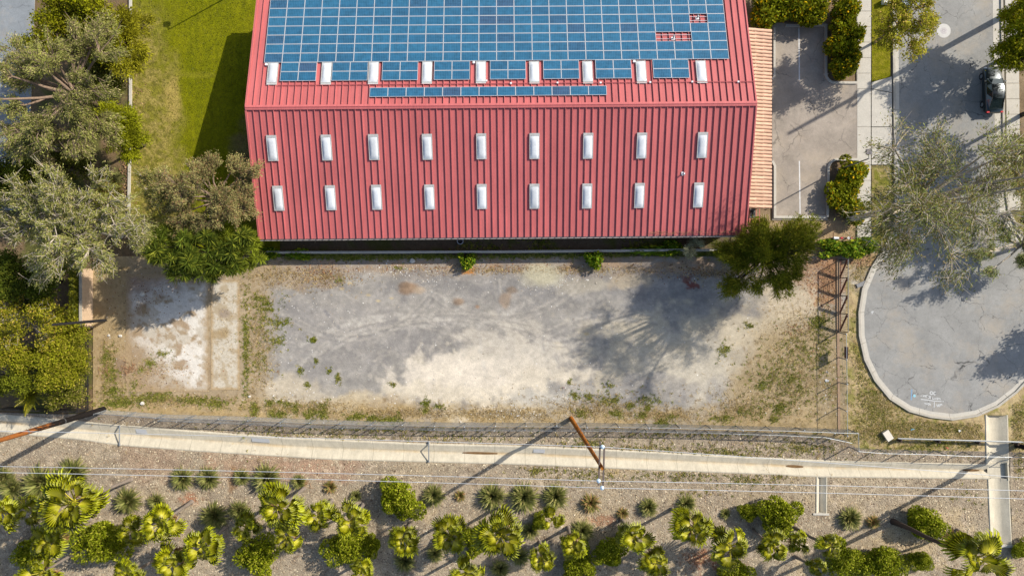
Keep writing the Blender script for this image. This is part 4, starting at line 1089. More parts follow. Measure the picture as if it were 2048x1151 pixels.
# ------------------------------------------------------------------ cars
def car(label, px, py, rz, paint, loc=None):
    c = thing('parked_car', label, 'car', P(px, py), rz)
    secs = [(2.32, .55, .50, .48), (2.24, .74, .36, .62), (2.0, .84, .27, .72), (1.35, .90, .24, .86), (.8, .91, .24, .94), (-.6, .92, .24, .97), (-1.5, .91, .24, .99), (-2.0, .86, .27, .96), (-2.25, .78, .36, .86), (-2.34, .62, .48, .64)]
    V = []; n = 0
    for y, w, zb, zt in secs:
        hp = [(0, zb), (w*.85, zb), (w, zb+.16), (w*1.0, (zb+zt)/2+.03), (w*.97, zt-.10), (w*.86, zt-.02), (w*.5, zt+.025), (0, zt+.035)]
        pr_ = hp+[(-a, b) for a, b in hp[-2:0:-1]]; n = len(pr_); V += [(a, y, b) for a, b in pr_]
    F = [[i*n+k, i*n+(k+1) % n, (i+1)*n+(k+1) % n, (i+1)*n+k] for i in range(len(secs)-1) for k in range(n)]+[list(range(n))[::-1], [(len(secs)-1)*n+k for k in range(n)]]
    me = bpy.data.meshes.new('body'); me.from_pydata(V, [], F); me.materials.append(paint); me.polygons.foreach_set('use_smooth', [True]*len(F)); me.update()
    link('body', me, c)
    # glasshouse
    gs = [(1.02, .74, .80, .93), (.35, .60, .83, 1.36), (-.45, .60, .84, 1.44), (-1.05, .57, .82, 1.38), (-1.95, .62, .74, .98)]
    bot = [(1.02, .80), (.35, .86), (-.45, .87), (-1.05, .86), (-1.95, .72)]
    V = []; F = []
    for (y, wt, _, zt), (yb3, wb3) in zip(gs, bot): V += [(-wb3, yb3, .93), (-wt, y, zt), (wt, y, zt), (wb3, yb3, .93)]
    for i in range(4): F += [[4*i+k, 4*i+k+1, 4*i+4+k+1, 4*i+4+k] for k in range(3)]
    me = bpy.data.meshes.new('windows'); me.from_pydata(V, [], F); me.materials.append(M_CARGLASS); me.update(); link('windows', me, c)
    V = []; F = []
    rs = [(.38, .58, 1.375), (.0, .60, 1.44), (-.45, .60, 1.465), (-.8, .59, 1.44), (-1.08, .56, 1.395)]
    for y, w, z in rs: V += [(-w, y, z-.02), (-w*.6, y, z+.01), (0, y, z+.02), (w*.6, y, z+.01), (w, y, z-.02)]
    for i in range(4): F += [[5*i+k, 5*i+k+1, 5*i+5+k+1, 5*i+5+k] for k in range(4)]
    me = bpy.data.meshes.new('roof'); me.from_pydata(V, [], F); me.materials.append(paint); me.polygons.foreach_set('use_smooth', [True]*len(F)); me.update(); link('roof', me, c)
    for s in (-1, 1):
        MB().tube([(s*.79, 1.02, .95), (s*.60, .36, 1.37), (s*.61, -.45, 1.45), (s*.58, -1.06, 1.39), (s*.66, -1.93, 1.0)], .035, 6).build('pillar', paint, c)
        MB().tube([(s*.83, .95, .945), (s*.865, .3, .955), (s*.875, -.5, .96), (s*.80, -1.5, .985)], .014, 5).build('window_trim', M_GALV, c)
        MB().box((s*.98, .72, .98), (.2, .12, .13)).build('mirror', paint, c)
        MB().box((s*.66, 2.17, .60), (.26, .14, .11)).build('headlight', M_LAMPG, c); MB().box((s*.68, -2.26, .80), (.26, .14, .15)).build('tail_light', M_TAIL, c)
        for y in (1.42, -1.38):
            w = link('wheel', TYRE, c, loc=(s*.83, y, .32)); link('rim', RIM, w, scale=(s, 1, 1))
    return c
M_CARGLASS = mat('car_glass', (.012, .02, .022), .06, .1, 2, spec=.8); M_LAMPG = mat('lamp_glass', (.6, .62, .62), .15, .05, 3, spec=.8); M_TAIL = mat('red_lamp', (.45, .02, .03), .2, .05, 3, spec=.6)
TYRE = MB().lathe([(.2, -.1), (.31, -.1), (.33, -.05), (.33, .05), (.31, .1), (.2, .1)], 20, axis='X', close=True).mesh('wheel', M_RUBBER, True)
rm = MB().lathe([(.21, .07), (.17, .095), (.05, .105), (.0, .105)], 20, axis='X')
RIM = rm.mesh('rim', M_GALV)
def carpaint(name, rgb):
    m = mat(name, rgb, .3, .05, 2, metal=.35, spec=.6); b = m.node_tree.nodes['Principled BSDF']
    b.inputs['Coat Weight'].default_value = .8; b.inputs['Coat Roughness'].default_value = .06
    return m
car('dark teal sedan parked at the right kerb of the street', 1977, 183, R_(1.5), carpaint('dark_teal_paint', (.008, .018, .022)))
car('white car parked at the left kerb, half hidden at the top edge', 1816, -32, R_(180), carpaint('white_car_paint', (.62, .66, .70)))

# ------------------------------------------------------------------ vegetation
KL = 1.3      # leaves shade one another, so single leaves are paler than a crown looks
def unit(n, r=rng):
    v = r.normal(size=(n, 3)); return v/np.linalg.norm(v, axis=1, keepdims=True)
def norm(v): return v/np.maximum(1e-6, np.linalg.norm(v, axis=1, keepdims=True))
def leaf_quads(C, D, Nn, ln, wd, col):
    """one lozenge per leaf: centre, direction, normal, length, width, colour"""
    Sd = norm(np.cross(D, Nn)); ln = np.asarray(ln)[:, None]; wd = np.asarray(wd)[:, None]
    V = np.empty((len(C), 4, 3)); V[:, 0] = C-D*ln/2; V[:, 1] = C+Sd*wd/2-D*ln*.05; V[:, 2] = C+D*ln/2; V[:, 3] = C-Sd*wd/2-D*ln*.05
    F = np.arange(len(C)*4).reshape(-1, 4)
    return V.reshape(-1, 3), F, np.repeat(col, 4, axis=0)
def leaf_colours(n, rgb, cl_f, r, var=.22, alt=None, alt_p=.0):
    c = np.tile(np.array(A(*rgb)), (n, 1))*KL*(1+var*r.normal(size=(n, 1)).clip(-2, 2))*cl_f[:, None]
    if alt is not None:
        m = r.random(n) < alt_p; c[m] = np.array(A(*alt))*KL*(1+var*r.normal(size=(m.sum(), 1)).clip(-2, 2))
    return np.clip(c, .004, .8)
def tree(name, label, px, py, h, R, rgb, ncl=120, lpc=160, leaf=(.30, .09), bark=None, seed=1, cr=.55, style='leafy', limbs=7,
         trunk_r=.22, base=None, alt=None, alt_p=.1, cvar=.22, low=-.45, droop=.25, group=None, twig_r=.03, hollow=.35, cat='tree', bare=0, lobes=None, lsize=.33):
    r = np.random.default_rng(seed); rd = random.Random(seed); bark = bark or M_BARK
    if style == 'twiggy': ncl = int(ncl*1.5); lpc = int(lpc*.62); cr *= .52
    elif style in ('leafy', 'spray'): ncl = int(ncl*1.6); lpc = int(lpc*.68); cr *= .70
    C = P(px, py, h); b = P(*base) if base else Vector((C.x, C.y, 0)); root = thing(name, label, cat, (b.x, b.y, 0), group=group)
    c0 = np.array([C.x-b.x, C.y-b.y, C.z]); Rv = np.array(R)
    d = unit(ncl*3, r); d = d[d[:, 2] > low][:ncl]; ncl = len(d)
    th = np.arctan2(d[:, 1], d[:, 0])
    lobe = 1+.42*(vnoise(np.cos(th)*1.6+seed, np.sin(th)*1.6+d[:, 2]*1.5, seed)-.5)+.5*(vnoise(np.cos(th)*3.4+seed*3, np.sin(th)*3.4+d[:, 2]*2, seed+5)-.5)
    rad = (hollow+(1-hollow)*r.random(ncl)**.6)*lobe
    nl = int(limbs*2.6) if lobes is None else lobes
    lc = d[:nl]*rad[:nl, None]*Rv*.95; lr = lsize*np.cbrt(Rv[0]*Rv[1]*Rv[2])*r.uniform(.7, 1.3, nl)
    own = np.arange(ncl) % nl
    pts = c0+lc[own]+unit(ncl, r)*(lr[own]*(.35+.65*r.random(ncl)**.5))[:, None]*np.array([1, 1, .6])
    pts[:, 2] = np.maximum(pts[:, 2], .35)
    # limbs
    fork = np.array([c0[0]*.7, c0[1]*.7, max(.4, C.z-Rv[2]*.75)])
    li = c0+lc*.80-np.array([0, 0, .25])
    tb = MB(); f = Vector(fork)
    tb.tube([(0, 0, -.15), Vector((f.x*.3+rd.uniform(-.1, .1), f.y*.3+rd.uniform(-.1, .1), f.z*.5)), f], [trunk_r*1.25, trunk_r, trunk_r*.75], 8)
    for k, q in enumerate(li):
        q = Vector(q); mid = (f+q)/2+Vector((rd.uniform(-.3, .3), rd.uniform(-.3, .3), rd.uniform(.0, .5)))
        tb.tube([f, mid, q], [trunk_r*.6, trunk_r*.42, trunk_r*.24], 6)
    mids = []
    for k, q in enumerate(pts):
        a = Vector(li[own[k]]); q = Vector(q); w = (q-a).length
        m_ = (a+q)/2+Vector((rd.uniform(-.14, .14)*w, rd.uniform(-.14, .14)*w, rd.uniform(-.02, .16)*w)); mids.append(m_)
        tb.tube([a, m_, q], [twig_r, twig_r*.7, twig_r*.3], 4, cap=False)
        for j in range(bare):
            t = rd.uniform(.3, .9); s = m_+(q-m_)*t
            e = s+Vector((rd.uniform(-1, 1), rd.uniform(-1, 1), rd.uniform(-.1, .8)))*w*.4
            tb.tube([s, (s+e)/2+Vector((0, 0, .06)), e], [twig_r*.55, twig_r*.4, twig_r*.2], 3, cap=False)
    tb.build('trunk', bark, root, smooth=True)
    mids = np.array(mids); n = ncl*lpc; idx = np.repeat(np.arange(ncl), lpc)
    clf = ((1+.34*(r.random(ncl)-.5))*(1+.5*(r.random(nl)-.5))[own])[idx]
    g = r.normal(size=(n, 3))*cr
    if style == 'twiggy':       # leaves hang along the outer part of each twig
        t = r.random(n)[:, None]*.95+.1; base_p = mids[idx]+(pts[idx]-mids[idx])*t; g *= .55+.6*t; g[:, 2] -= np.abs(r.normal(size=n))*cr*.3
        cen = base_p+g; out = norm(pts[idx]-mids[idx])
        D = norm(out*1.2+r.normal(size=(n, 3))*.45+np.array([0, 0, -droop]))
    elif style == 'spray':
        out = norm(pts[idx]-c0); g *= .8; cen = pts[idx]+g-out*(r.random(n)[:, None]*cr*1.4)
        D = norm(out*1.0+g*.9/cr+r.normal(size=(n, 3))*.35+np.array([0, 0, -droop]))
    elif style == 'rosette':    # whorls of long leaves round each shoot
        a = r.random(n)*2*math.pi; el = r.normal(size=n)*.30+.12
        D = np.stack([np.cos(a)*np.cos(el), np.sin(a)*np.cos(el), np.sin(el)], 1); off = r.random(n)
        cen = pts[idx]+D*(leaf[0]*.55)+np.array([0, 0, 1])*((off-.5)*cr*1.3)[:, None]
    else:
        cen = pts[idx]+g; D = norm(r.normal(size=(n, 3))+norm(cen-c0)*.5+np.array([0, 0, -droop]))
    Nn = norm(r.normal(size=(n, 3))*.75+np.array([0, 0, 1.0])); Nn = norm(Nn-D*(Nn*D).sum(1, keepdims=True))
    ln = leaf[0]*(.65+.7*r.random(n)); wd = leaf[1]*(.7+.6*r.random(n))
    V, F, c = leaf_quads(cen, D, Nn, ln, wd, leaf_colours(n, rgb, clf, r, cvar, alt, alt_p))
    V[:, 2] = np.maximum(V[:, 2], .03)
    link('crown', np_mesh('crown', V, F, M_LEAF, col=c), root)
    return root
GUM = (150, 150, 112); GREEN = (132, 138, 26); DK = (78, 92, 30)
# left group
tree('gum_tree', 'big grey-green feathery gum tree at the upper left, over the access road', 118, 175, 9, (6.4, 6.0, 3.0), (142, 144, 74), 360, 150, (.22, .065), M_BARK, 11, .34, 'twiggy', 12, .3, twig_r=.045, alt=(176, 164, 112), alt_p=.2, base=(235, 225), bare=2)
tree('gum_tree', 'wide grey-green gum tree with pale bare branches at the left middle', 140, 440, 9.5, (7.0, 5.4, 3.0), (144, 146, 78), 360, 140, (.22, .065), M_BARKP, 12, .34, 'twiggy', 14, .3, twig_r=.045, alt=(180, 166, 112), alt_p=.2, base=(240, 470), bare=3)
tree('gum_tree', 'thin gum tree with bare twigs between the two big left gums', 60, 285, 7, (3.6, 2.6, 2.0), (140, 138, 78), 90, 130, (.22, .065), M_BARKP, 13, .36, 'twiggy', 8, .2, alt=(176, 150, 120), alt_p=.25, bare=3)
tree('leafy_tree', 'bright green tree at the top left corner behind the gum', 175, 45, 6, (4.6, 4.2, 2.6), (128, 130, 10), 150, 190, (.24, .11), M_BARKD, 14, .42, 'leafy', 7, .2, alt=(112, 106, 20), alt_p=.25)
tree('leafy_tree', 'yellow-green tree against the lawn kerb at the top', 240, 75, 5, (2.6, 4.4, 2.0), (146, 142, 30), 90, 170, (.28, .07), M_BARKD, 15, .42, 'spray', 6, .16)
tree('leafy_tree', 'yellow-green bushy tree overlapping the lawn kerb in the middle', 232, 268, 5, (3.0, 3.2, 2.0), (134, 138, 22), 100, 180, (.28, .07), M_BARKD, 16, .42, 'spray', 6, .16)
tree('leafy_tree', 'dark green tree at the left edge under the gums', 18, 360, 4.5, (3.6, 2.6, 2.0), (98, 104, 20), 90, 150, (.22, .11), M_BARKD, 17, .4, 'leafy', 6, .18)
tree('gum_tree', 'brownish grey-green tree beside the left end of the red building', 425, 395, 7, (4.8, 4.4, 2.6), (148, 142, 88), 260, 160, (.19, .06), M_BARK, 18, .32, 'twiggy', 9, .2, alt=(154, 122, 86), alt_p=.22, bare=1)
tree('gum_tree', 'sparse pale young tree on the lawn left of the brownish one', 325, 385, 5, (3.2, 3.0, 1.8), (150, 150, 80), 90, 100, (.2, .06), M_BARKP, 19, .32, 'twiggy', 6, .1, alt=(184, 160, 110), alt_p=.2)
tree('whorled_tree', 'dark green tree with whorled strap leaves above the broken slab', 405, 502, 6.4, (5.2, 2.3, 1.8), (84, 98, 28), 140, 60, (.78, .085), M_BARKD, 20, .42, 'rosette', 8, .2, low=-.2, hollow=.4, alt=(136, 140, 44), alt_p=.22)
tree('whorled_tree', 'smaller yellow-green whorled tree near the corner of the red building', 480, 500, 5.0, (2.2, 2.0, 1.4), (112, 122, 30), 50, 56, (.7, .08), M_BARKD, 21, .4, 'rosette', 6, .15, low=-.2)
tree('leafy_tree', 'dark dense tree at the left edge below the gums', 60, 560, 4.5, (4.8, 3.4, 2.2), (80, 92, 22), 120, 170, (.24, .11), M_BARKD, 22, .42, 'leafy', 6, .2, alt=(120, 124, 40), alt_p=.15)
tree('leafy_tree', 'open yellow-green tree with pale twigs at the left edge', 40, 640, 5, (3.8, 3.2, 1.8), (150, 148, 36), 110, 110, (.18, .10), M_BARKP, 23, .36, 'leafy', 8, .14, alt=(196, 170, 70), alt_p=.15, bare=2)
tree('leafy_tree', 'dense yellow-green shrubby tree left of the iron picket fence', 90, 700, 3.6, (4.2, 3.4, 2.0), (132, 134, 26), 150, 150, (.19, .10), M_BARKD, 24, .4, 'leafy', 6, .14, alt=(172, 160, 60), alt_p=.2)
tree('leafy_tree', 'dark green shrubby tree at the lower left edge', 30, 745, 3, (3.4, 2.6, 1.6), (112, 118, 28), 80, 150, (.2, .10), M_BARKD, 25, .4, 'leafy', 5, .12)
tree('leafy_tree', 'small olive tree just inside the iron picket fence corner', 128, 770, 2.4, (2.2, 2.0, 1.3), (118, 122, 34), 60, 120, (.18, .09), M_BARKD, 26, .34, 'leafy', 6, .08, alt=(170, 156, 90), alt_p=.2)
tree('leafy_tree', 'small dense tree between the open yellow-green tree and the picket fence', 142, 690, 2.6, (1.8, 2.2, 1.3), (126, 130, 28), 50, 130, (.18, .09), M_BARKD, 27, .34, 'leafy', 6, .08, alt=(170, 156, 60), alt_p=.2)
tree('leafy_tree', 'dark understory tree between the two big left gums', 110, 325, 2.8, (4.4, 2.4, 1.4), (92, 98, 26), 70, 130, (.2, .10), M_BARKD, 28, .4, 'leafy', 7, .1, alt=(130, 122, 50), alt_p=.2)
tree('leafy_tree', 'dark understory shrub left of the lawn kerb below the upper gum', 205, 165, 2.6, (2.4, 3.0, 1.3), (96, 102, 26), 60, 130, (.2, .10), M_BARKD, 29, .4, 'leafy', 7, .1, alt=(136, 126, 50), alt_p=.2)
tree('leafy_tree', 'low dark shrub under the wide left gum near the lawn kerb', 215, 395, 2.2, (2.0, 2.6, 1.2), (104, 106, 32), 50, 120, (.2, .10), M_BARKD, 30, .36, 'leafy', 6, .08, alt=(150, 124, 70), alt_p=.25)
# right group
tree('acacia_tree', 'dark green spreading tree at the lower right corner of the red building', 1538, 515, 4.6, (5.0, 3.4, 2.4), (108, 114, 24), 220, 170, (.36, .055), M_BARKD, 31, .42, 'spray', 9, .22, lobes=40, lsize=.30, alt=(140, 134, 34), alt_p=.22, droop=.15)
tree('gum_tree', 'huge open gum tree with white branches over the street', 1885, 392, 15.4, (7.9, 6.4, 5.0), (130, 136, 70), 330, 82, (.26, .06), M_BARKP, 32, .62, 'twiggy', 12, .25, base=(1698, 438), alt=(158, 140, 84), alt_p=.22, droop=.5, bare=2, low=-.7, twig_r=.04, hollow=.25)
tree('gum_tree', 'olive gum tree crossing the right edge below the parked sedan', 2056, 335, 5, (4.6, 5.4, 2.6), (142, 140, 74), 170, 150, (.24, .07), M_BARKP, 33, .38, 'twiggy', 9, .25, alt=(170, 132, 90), alt_p=.2, bare=2)
tree('gum_tree', 'grey-green gum tree with drooping branches at the right edge above the turning circle', 2035, 492, 3.4, (4.8, 3.4, 1.6), (128, 136, 76), 130, 130, (.24, .06), M_BARKP, 34, .36, 'twiggy', 9, .2, base=(2075, 478), alt=(160, 140, 90), alt_p=.15, bare=2)
tree('street_tree', 'light green street tree leaning over the white car at the top', 1812, 42, 5.6, (2.6, 3.0, 1.7), (164, 160, 44), 100, 95, (.2, .11), M_BARK, 35, .32, 'leafy', 7, .12, alt=(190, 160, 90), alt_p=.15)
tree('street_tree', 'dense green tree at the right edge behind the parked sedan', 2072, 88, 5, (3.7, 4.4, 2.4), (134, 138, 16), 140, 160, (.24, .12), M_BARKD, 36, .4, 'leafy', 7, .2, alt=(160, 150, 20), alt_p=.2)
tree('street_tree', 'leafy tree just outside the right edge shading the turning circle', 2262, 640, 5, (2.6, 2.2, 1.8), (110, 118, 30), 60, 110, (.30, .15), M_BARKD, 37, .55, 'leafy', 6, .2)
tree('street_tree', 'leafy tree outside the upper right edge shading the kerb', 2160, 190, 7, (3.4, 3.4, 2.4), (110, 118, 30), 70, 110, (.30, .15), M_BARKD, 38, .55, 'leafy', 6, .2)
tree('silver_bush', 'silver grey bush against the low wall near the right end of the red building', 1386, 496, 1.6, (1.25, 1.2, 1.0), (176, 176, 140), 40, 110, (.16, .05), M_BARK, 39, .26, 'twiggy', 6, .05, cat='bush', twig_r=.012)

# shrubs: foliage ball and stem, several builds
def shrub_meshes(seed, n, leaf, rgb, alt, alt_p, lobes=15, flat=.6, var=.25):
    r = np.random.default_rng(seed)
    lc = unit(lobes, r)*r.uniform(.25, .82, (lobes, 1)); lc[:, 2] = np.abs(lc[:, 2])*flat+.35; lr = r.uniform(.24, .46, lobes)
    k = r.integers(0, lobes, n); d = unit(n, r); p = lc[k]+d*(lr[k]*(.55+.5*r.random(n)**.5))[:, None]; p[:, 2] = np.abs(p[:, 2])
    D = norm(d+r.normal(size=(n, 3))*.7); Nn = norm(d*.7+r.normal(size=(n, 3))*.6+np.array([0, 0, .5]))
    V, F, c = leaf_quads(p, D, Nn, leaf[0]*(.6+.8*r.random(n)), leaf[1]*(.6+.8*r.random(n)), leaf_colours(n, rgb, (1+.3*(r.random(lobes)-.5))[k], r, var, alt, alt_p))
    V[:, 2] = np.maximum(V[:, 2], 0)
    fol = np_mesh('foliage', V, F, M_LEAF, col=c)
    tb = MB()
    for q in lc: tb.tube([(0, 0, -.05), tuple(q*.5), tuple(q)], [.06, .04, .02], 5)
    return fol, tb.mesh('stems', M_BARKD)
GB = [shrub_meshes(200+k, 9500, (.085, .05), (126, 136, 20), (168, 168, 54), .24) for k in range(3)]        # olive-green round bushes
YF = [shrub_meshes(210+k, 3000, (.15, .09), (124, 130, 20), (236, 186, 20), .10) for k in range(2)]        # yellow-flowered
GL = [shrub_meshes(220+k, 1600, (.26, .14), (100, 128, 26), (160, 164, 40), .2) for k in range(2)]         # glossy hedge plants
def shrub(px, py, rpx, hz, kindm, label, name='shrub', cat='shrub', squash=(1, 1), group=None):
    b = P(px, py, hz*.6); rr = rpx*S*(H-hz)/H
    o = thing(name, label, cat, (b.x, b.y, 0), random.uniform(0, 6.28) if squash == (1, 1) else 0, group)
    f, t = kindm
    link('foliage', f, o, scale=(rr*1.08*squash[0], rr*1.08*squash[1], hz)); link('stems', t, o, scale=(rr*squash[0], rr*squash[1], hz))
    return o
for i, (x, y, r_, hz, lb) in enumerate((
    (200, 1080, 56, 3.2, 'large round green bush among the palms at the lower left'), (795, 1003, 52, 2.8, 'large round bright green bush above the power-pole shadow end'),
    (515, 1112, 48, 2.8, 'round green bush at the bottom below a dark palm, left of the middle'), (690, 1092, 46, 2.4, 'round olive bush half under a palm crown left of the middle'),
    (742, 1090, 26, 2.0, 'small dark green bush right of the olive one under the palm'), (955, 1082, 36, 2.2, 'olive bush wedged between two palms near the bottom middle'),
    (1160, 1128, 42, 2.2, 'low green bush at the bottom below three palms'), (1225, 1105, 42, 2.4, 'green bush beneath the tall palm right of the bottom middle'),
    (1560, 1032, 48, 2.8, 'round green bush left of the short side ditch'), (1500, 1025, 22, 1.4, 'small dark bush at the left foot of the round bush by the short side ditch'),
    (1855, 1052, 46, 2.6, 'round green bush beside the black palm trunk'), (1690, 1122, 42, 2.2, 'left one of two wide green bushes at the bottom right'),
    (1762, 1126, 48, 2.4, 'right one of two wide green bushes at the bottom right'), (1470, 1148, 40, 2.0, 'yellow-green bush cut by the bottom edge under a large palm'),
    (60, 1110, 40, 2.4, 'dark green bush at the bottom left corner'), (1840, 1120, 26, 1.6, 'small bush beside the palm at the bottom right'), (2045, 1100, 22, 1.2, 'small dry bush at the bottom right corner'),
    (110, 1060, 30, 2.0, 'green bush under the palms near the left edge'), (1080, 1042, 18, 1.2, 'small green bush between two palms at the bottom middle'))):
    shrub(x, y, r_, hz, GB[i % 3], lb)
for i, (x, y, r_, hz, sq, lb) in enumerate((
    (1540, 18, 44, 2.6, (1, 1), 'green shrub mass at the top beside the red roof corner'), (1590, 12, 40, 2.6, (1, 1), 'middle flowering shrub above the upper parking bays'),
    (1632, 16, 34, 2.4, (1, 1), 'yellow-flowered shrub above the right upper parking bay'), (1695, 20, 36, 2.6, (.9, 1), 'flowering shrub at the top between parking bays and sidewalk'),
    (1688, 90, 38, 2.8, (1, 1), 'dense green shrub in the planter right of the upper parking bays'), (1690, 132, 32, 2.0, (1, 1), 'low green shrub at the rounded end of the upper planter'),
    (1565, 8, 36, 2.4, (1, 1), 'green shrub filling the gap left of the middle flowering shrub'), (1612, 20, 30, 2.2, (1, 1), 'low shrub between the two flowering shrubs at the top'), (1698, 58, 34, 2.6, (1, 1), 'shrub joining the upper and lower planter bushes by the sidewalk'), (1700, 108, 30, 2.2, (1, 1), 'shrub at the sidewalk side of the upper planter'), (1698, 372, 32, 1.7, (1, 1), 'middle shrub of the hedge beside the lower parking bay'),
    (1709, 345, 36, 1.8, (.95, 1), 'clipped yellow-flowered shrub under the parking lamp'), (1683, 392, 34, 1.6, (.9, 1.25), 'yellow-flowered shrub at the right of the lower parking bay'),
    (1712, 425, 30, 1.5, (1, 1), 'low flowering shrub at the foot of the huge gum'))):
    shrub(x, y, r_, hz, YF[i % 2], lb, 'flowering_shrub', 'shrub', sq)
for i, (x, y, r_, hz, sq, lb) in enumerate((
    (1662, 498, 24, 1.0, (1.2, .8), 'left end clump of the glossy low hedge below the pipework'), (1698, 498, 26, 1.1, (1.2, .85), 'middle clump of the glossy low hedge below the pipework'),
    (1732, 494, 22, 1.0, (1.1, .85), 'right end clump of the glossy low hedge near the kerb'), (1188, 518, 21, 1.3, (1, 1), 'bright green leafy shrub at the top edge of the lot'),
    (932, 519, 17, 1.1, (1, 1), 'green weed shrub with orange dead leaves at the top edge of the lot'), (1300, 501, 34, .9, (1.6, .35), 'yellow-green ivy clump on the low wall'),
    (1345, 497, 20, 1.4, (.9, .8), 'dark green shrub between ivy and silver bush'), (597, 508, 20, .9, (1.3, .7), 'yellow-green shrub at the left end of the low wall'), (540, 508, 16, 1.2, (1, .8), 'yellow-green shrub at the corner under the whorled tree'),
    (1460, 505, 24, 1.2, (1.3, .7), 'dark shrub along the wall left of the dark green tree'), (1520, 446, 12, .7, (1, 1), 'little yellow-green shrub beside the pink enclosure'), (1552, 475, 22, 1.4, (1.3, .8), 'small dark shrub behind the acacia'))):
    shrub(x, y, r_, hz, GL[i % 2], lb, 'shrub', 'shrub', sq)

# fan palms
def fan_frond(seed, dead=False, young=False):
    r = random.Random(seed); V = []; F = []; C = []
    pet = .20 if young else r.uniform(.52, .72); g0 = np.array(A(188, 190, 12)); g1 = np.array(A(156, 164, 4)); g2 = np.array(A(206, 196, 60))*1.1
    if dead: g0 = np.array(A(196, 158, 104)); g1 = np.array(A(168, 130, 84)); g2 = np.array(A(178, 146, 100))
    # petiole
    for i in range(4):
        x = pet*i/3; z = .10*math.sin(i/3*1.5); w = .05-.008*i
        V += [(x, -w, z), (x, w, z), (x, 0, z-.05)]; C += [g2]*3
        if i:
            b = 3*(i-1); F += [[b, b+1, b+4, b+3], [b+1, b+2, b+5, b+4], [b+2, b, b+3, b+5]]
    z0 = .10; n = 13; sp = R_(r.uniform(38, 60) if young else r.uniform(95, 132)); T3 = []; fold = r.uniform(-.22, .06); bend = R_(r.uniform(5, 50)); cb, sb = math.cos(bend), math.sin(bend)
    hb = len(V); V.append((pet-.02, 0, z0)); C.append(g2)
    for k in range(n):
        a = -sp/2+sp*(k+.5)/n; hw = sp/n/2; lk = (1.12-.34*(abs(a)/(sp/2))**1.8)*r.uniform(.88, 1.08); sag = fold*abs(a/(sp/2))
        tone = r.uniform(.55, 1.25); b = len(V)
        def q(rr, da, dz):
            x = rr*math.cos(a+da); z = dz+sag*rr
            return (pet+x*cb-z*-sb, rr*math.sin(a+da), z0-x*sb+z*cb)
        m1, m2 = .66*lk, .88*lk
        V += [q(m1, -hw, .03), q(m1*1.02, 0, -.05), q(m1, hw, .03), q(m2, -hw*.7, -.03), q(m2, 0, -.11), q(m2, hw*.7, -.03), q(lk, r.uniform(-.05, .05), -.22+r.uniform(-.12, .04))]
        C += [g0*tone*.97, g1*tone*.92, g0*tone*.97, g0*tone*.96, g1*tone*.94, g0*tone*.96, g1*tone*.9]
        F += [[b, b+1, b+4, b+3], [b+1, b+2, b+5, b+4]]; T3 += [[hb, b, b+1], [hb, b+1, b+2], [b+3, b+4, b+6], [b+4, b+5, b+6]]
    return np_mesh('frond', V, [np.array(F), np.array(T3)], M_FROND, col=np.array(C))
FR = [fan_frond(k) for k in range(10)]; FY = [fan_frond(k, young=True) for k in (21, 22, 23)]; FD = [fan_frond(k, True) for k in (11, 12)]
TRK = {}
def palm(px, py, rpx, h, label, base=None, dark=False, n=None, name='fan_palm', frs=None, nominal=1.62):
    top = P(px, py, h); b = P(*base) if base else Vector((top.x, top.y, 0))
    rd = random.Random(int(px*7+py)); sc_ = rpx*S*(H-h)/H/nominal
    o = thing(name, label, 'palm', (b.x, b.y, 0), 0, 'fan palms planted along the bank' if name == 'fan_palm' else None)
    t = top-Vector((b.x, b.y, 0)); mid = t*.5+Vector((t.x*-.12, t.y*-.12, 0))
    rt = .20 if dark else .15
    MB().tube([(0, 0, -.1), t*.06, t*.25+mid*.0, mid, t*.8, t*.99], [rt*1.7, rt*1.35, rt, rt*.95, rt*.9, rt*1.1], 9).build('trunk', M_BARKD if dark else M_TRUNK, o, smooth=True)
    n = n or rd.randint(15, 20); fan = frs is None; frs = frs or FR
    if fan:
        for k in range(rd.randint(1, 5)):
            link('dead_frond', FD[rd.randrange(2)], o, M=Matrix.Translation(t-Vector((0, 0, .25*sc_))) @ Matrix.Rotation(rd.uniform(0, 6.28), 4, 'Z') @ Matrix.Rotation(R_(rd.uniform(30, 62)), 4, 'Y') @ Matrix.Rotation(rd.uniform(-.7, .7), 4, 'X') @ Matrix.Scale(sc_*rd.uniform(.7, .95), 4))
    for k in range(n):
        az = k*2.39996+(rd.uniform(-.5, .5) if fan else 0); u = (k+.5)/n
        el = R_(66-74*u+rd.uniform(-14, 14)); s_ = sc_*rd.uniform(.70, 1.20)*(.82+.20*min(1, u*1.6))
        link('frond', (FY if fan and k < 3 else frs)[rd.randrange(3 if fan and k < 3 else len(frs))], o, M=Matrix.Translation(t+Vector((0, 0, (.25-.3*u)*sc_))) @ Matrix.Rotation(az, 4, 'Z') @ Matrix.Rotation(-el, 4, 'Y') @ Matrix.Rotation(rd.uniform(-.65, .65), 4, 'X') @ Matrix.Scale(s_, 4))
    return o
M_TRUNK = mat('palm_trunk', A(142, 130, 118), .95, .3, 5, bump=.6)
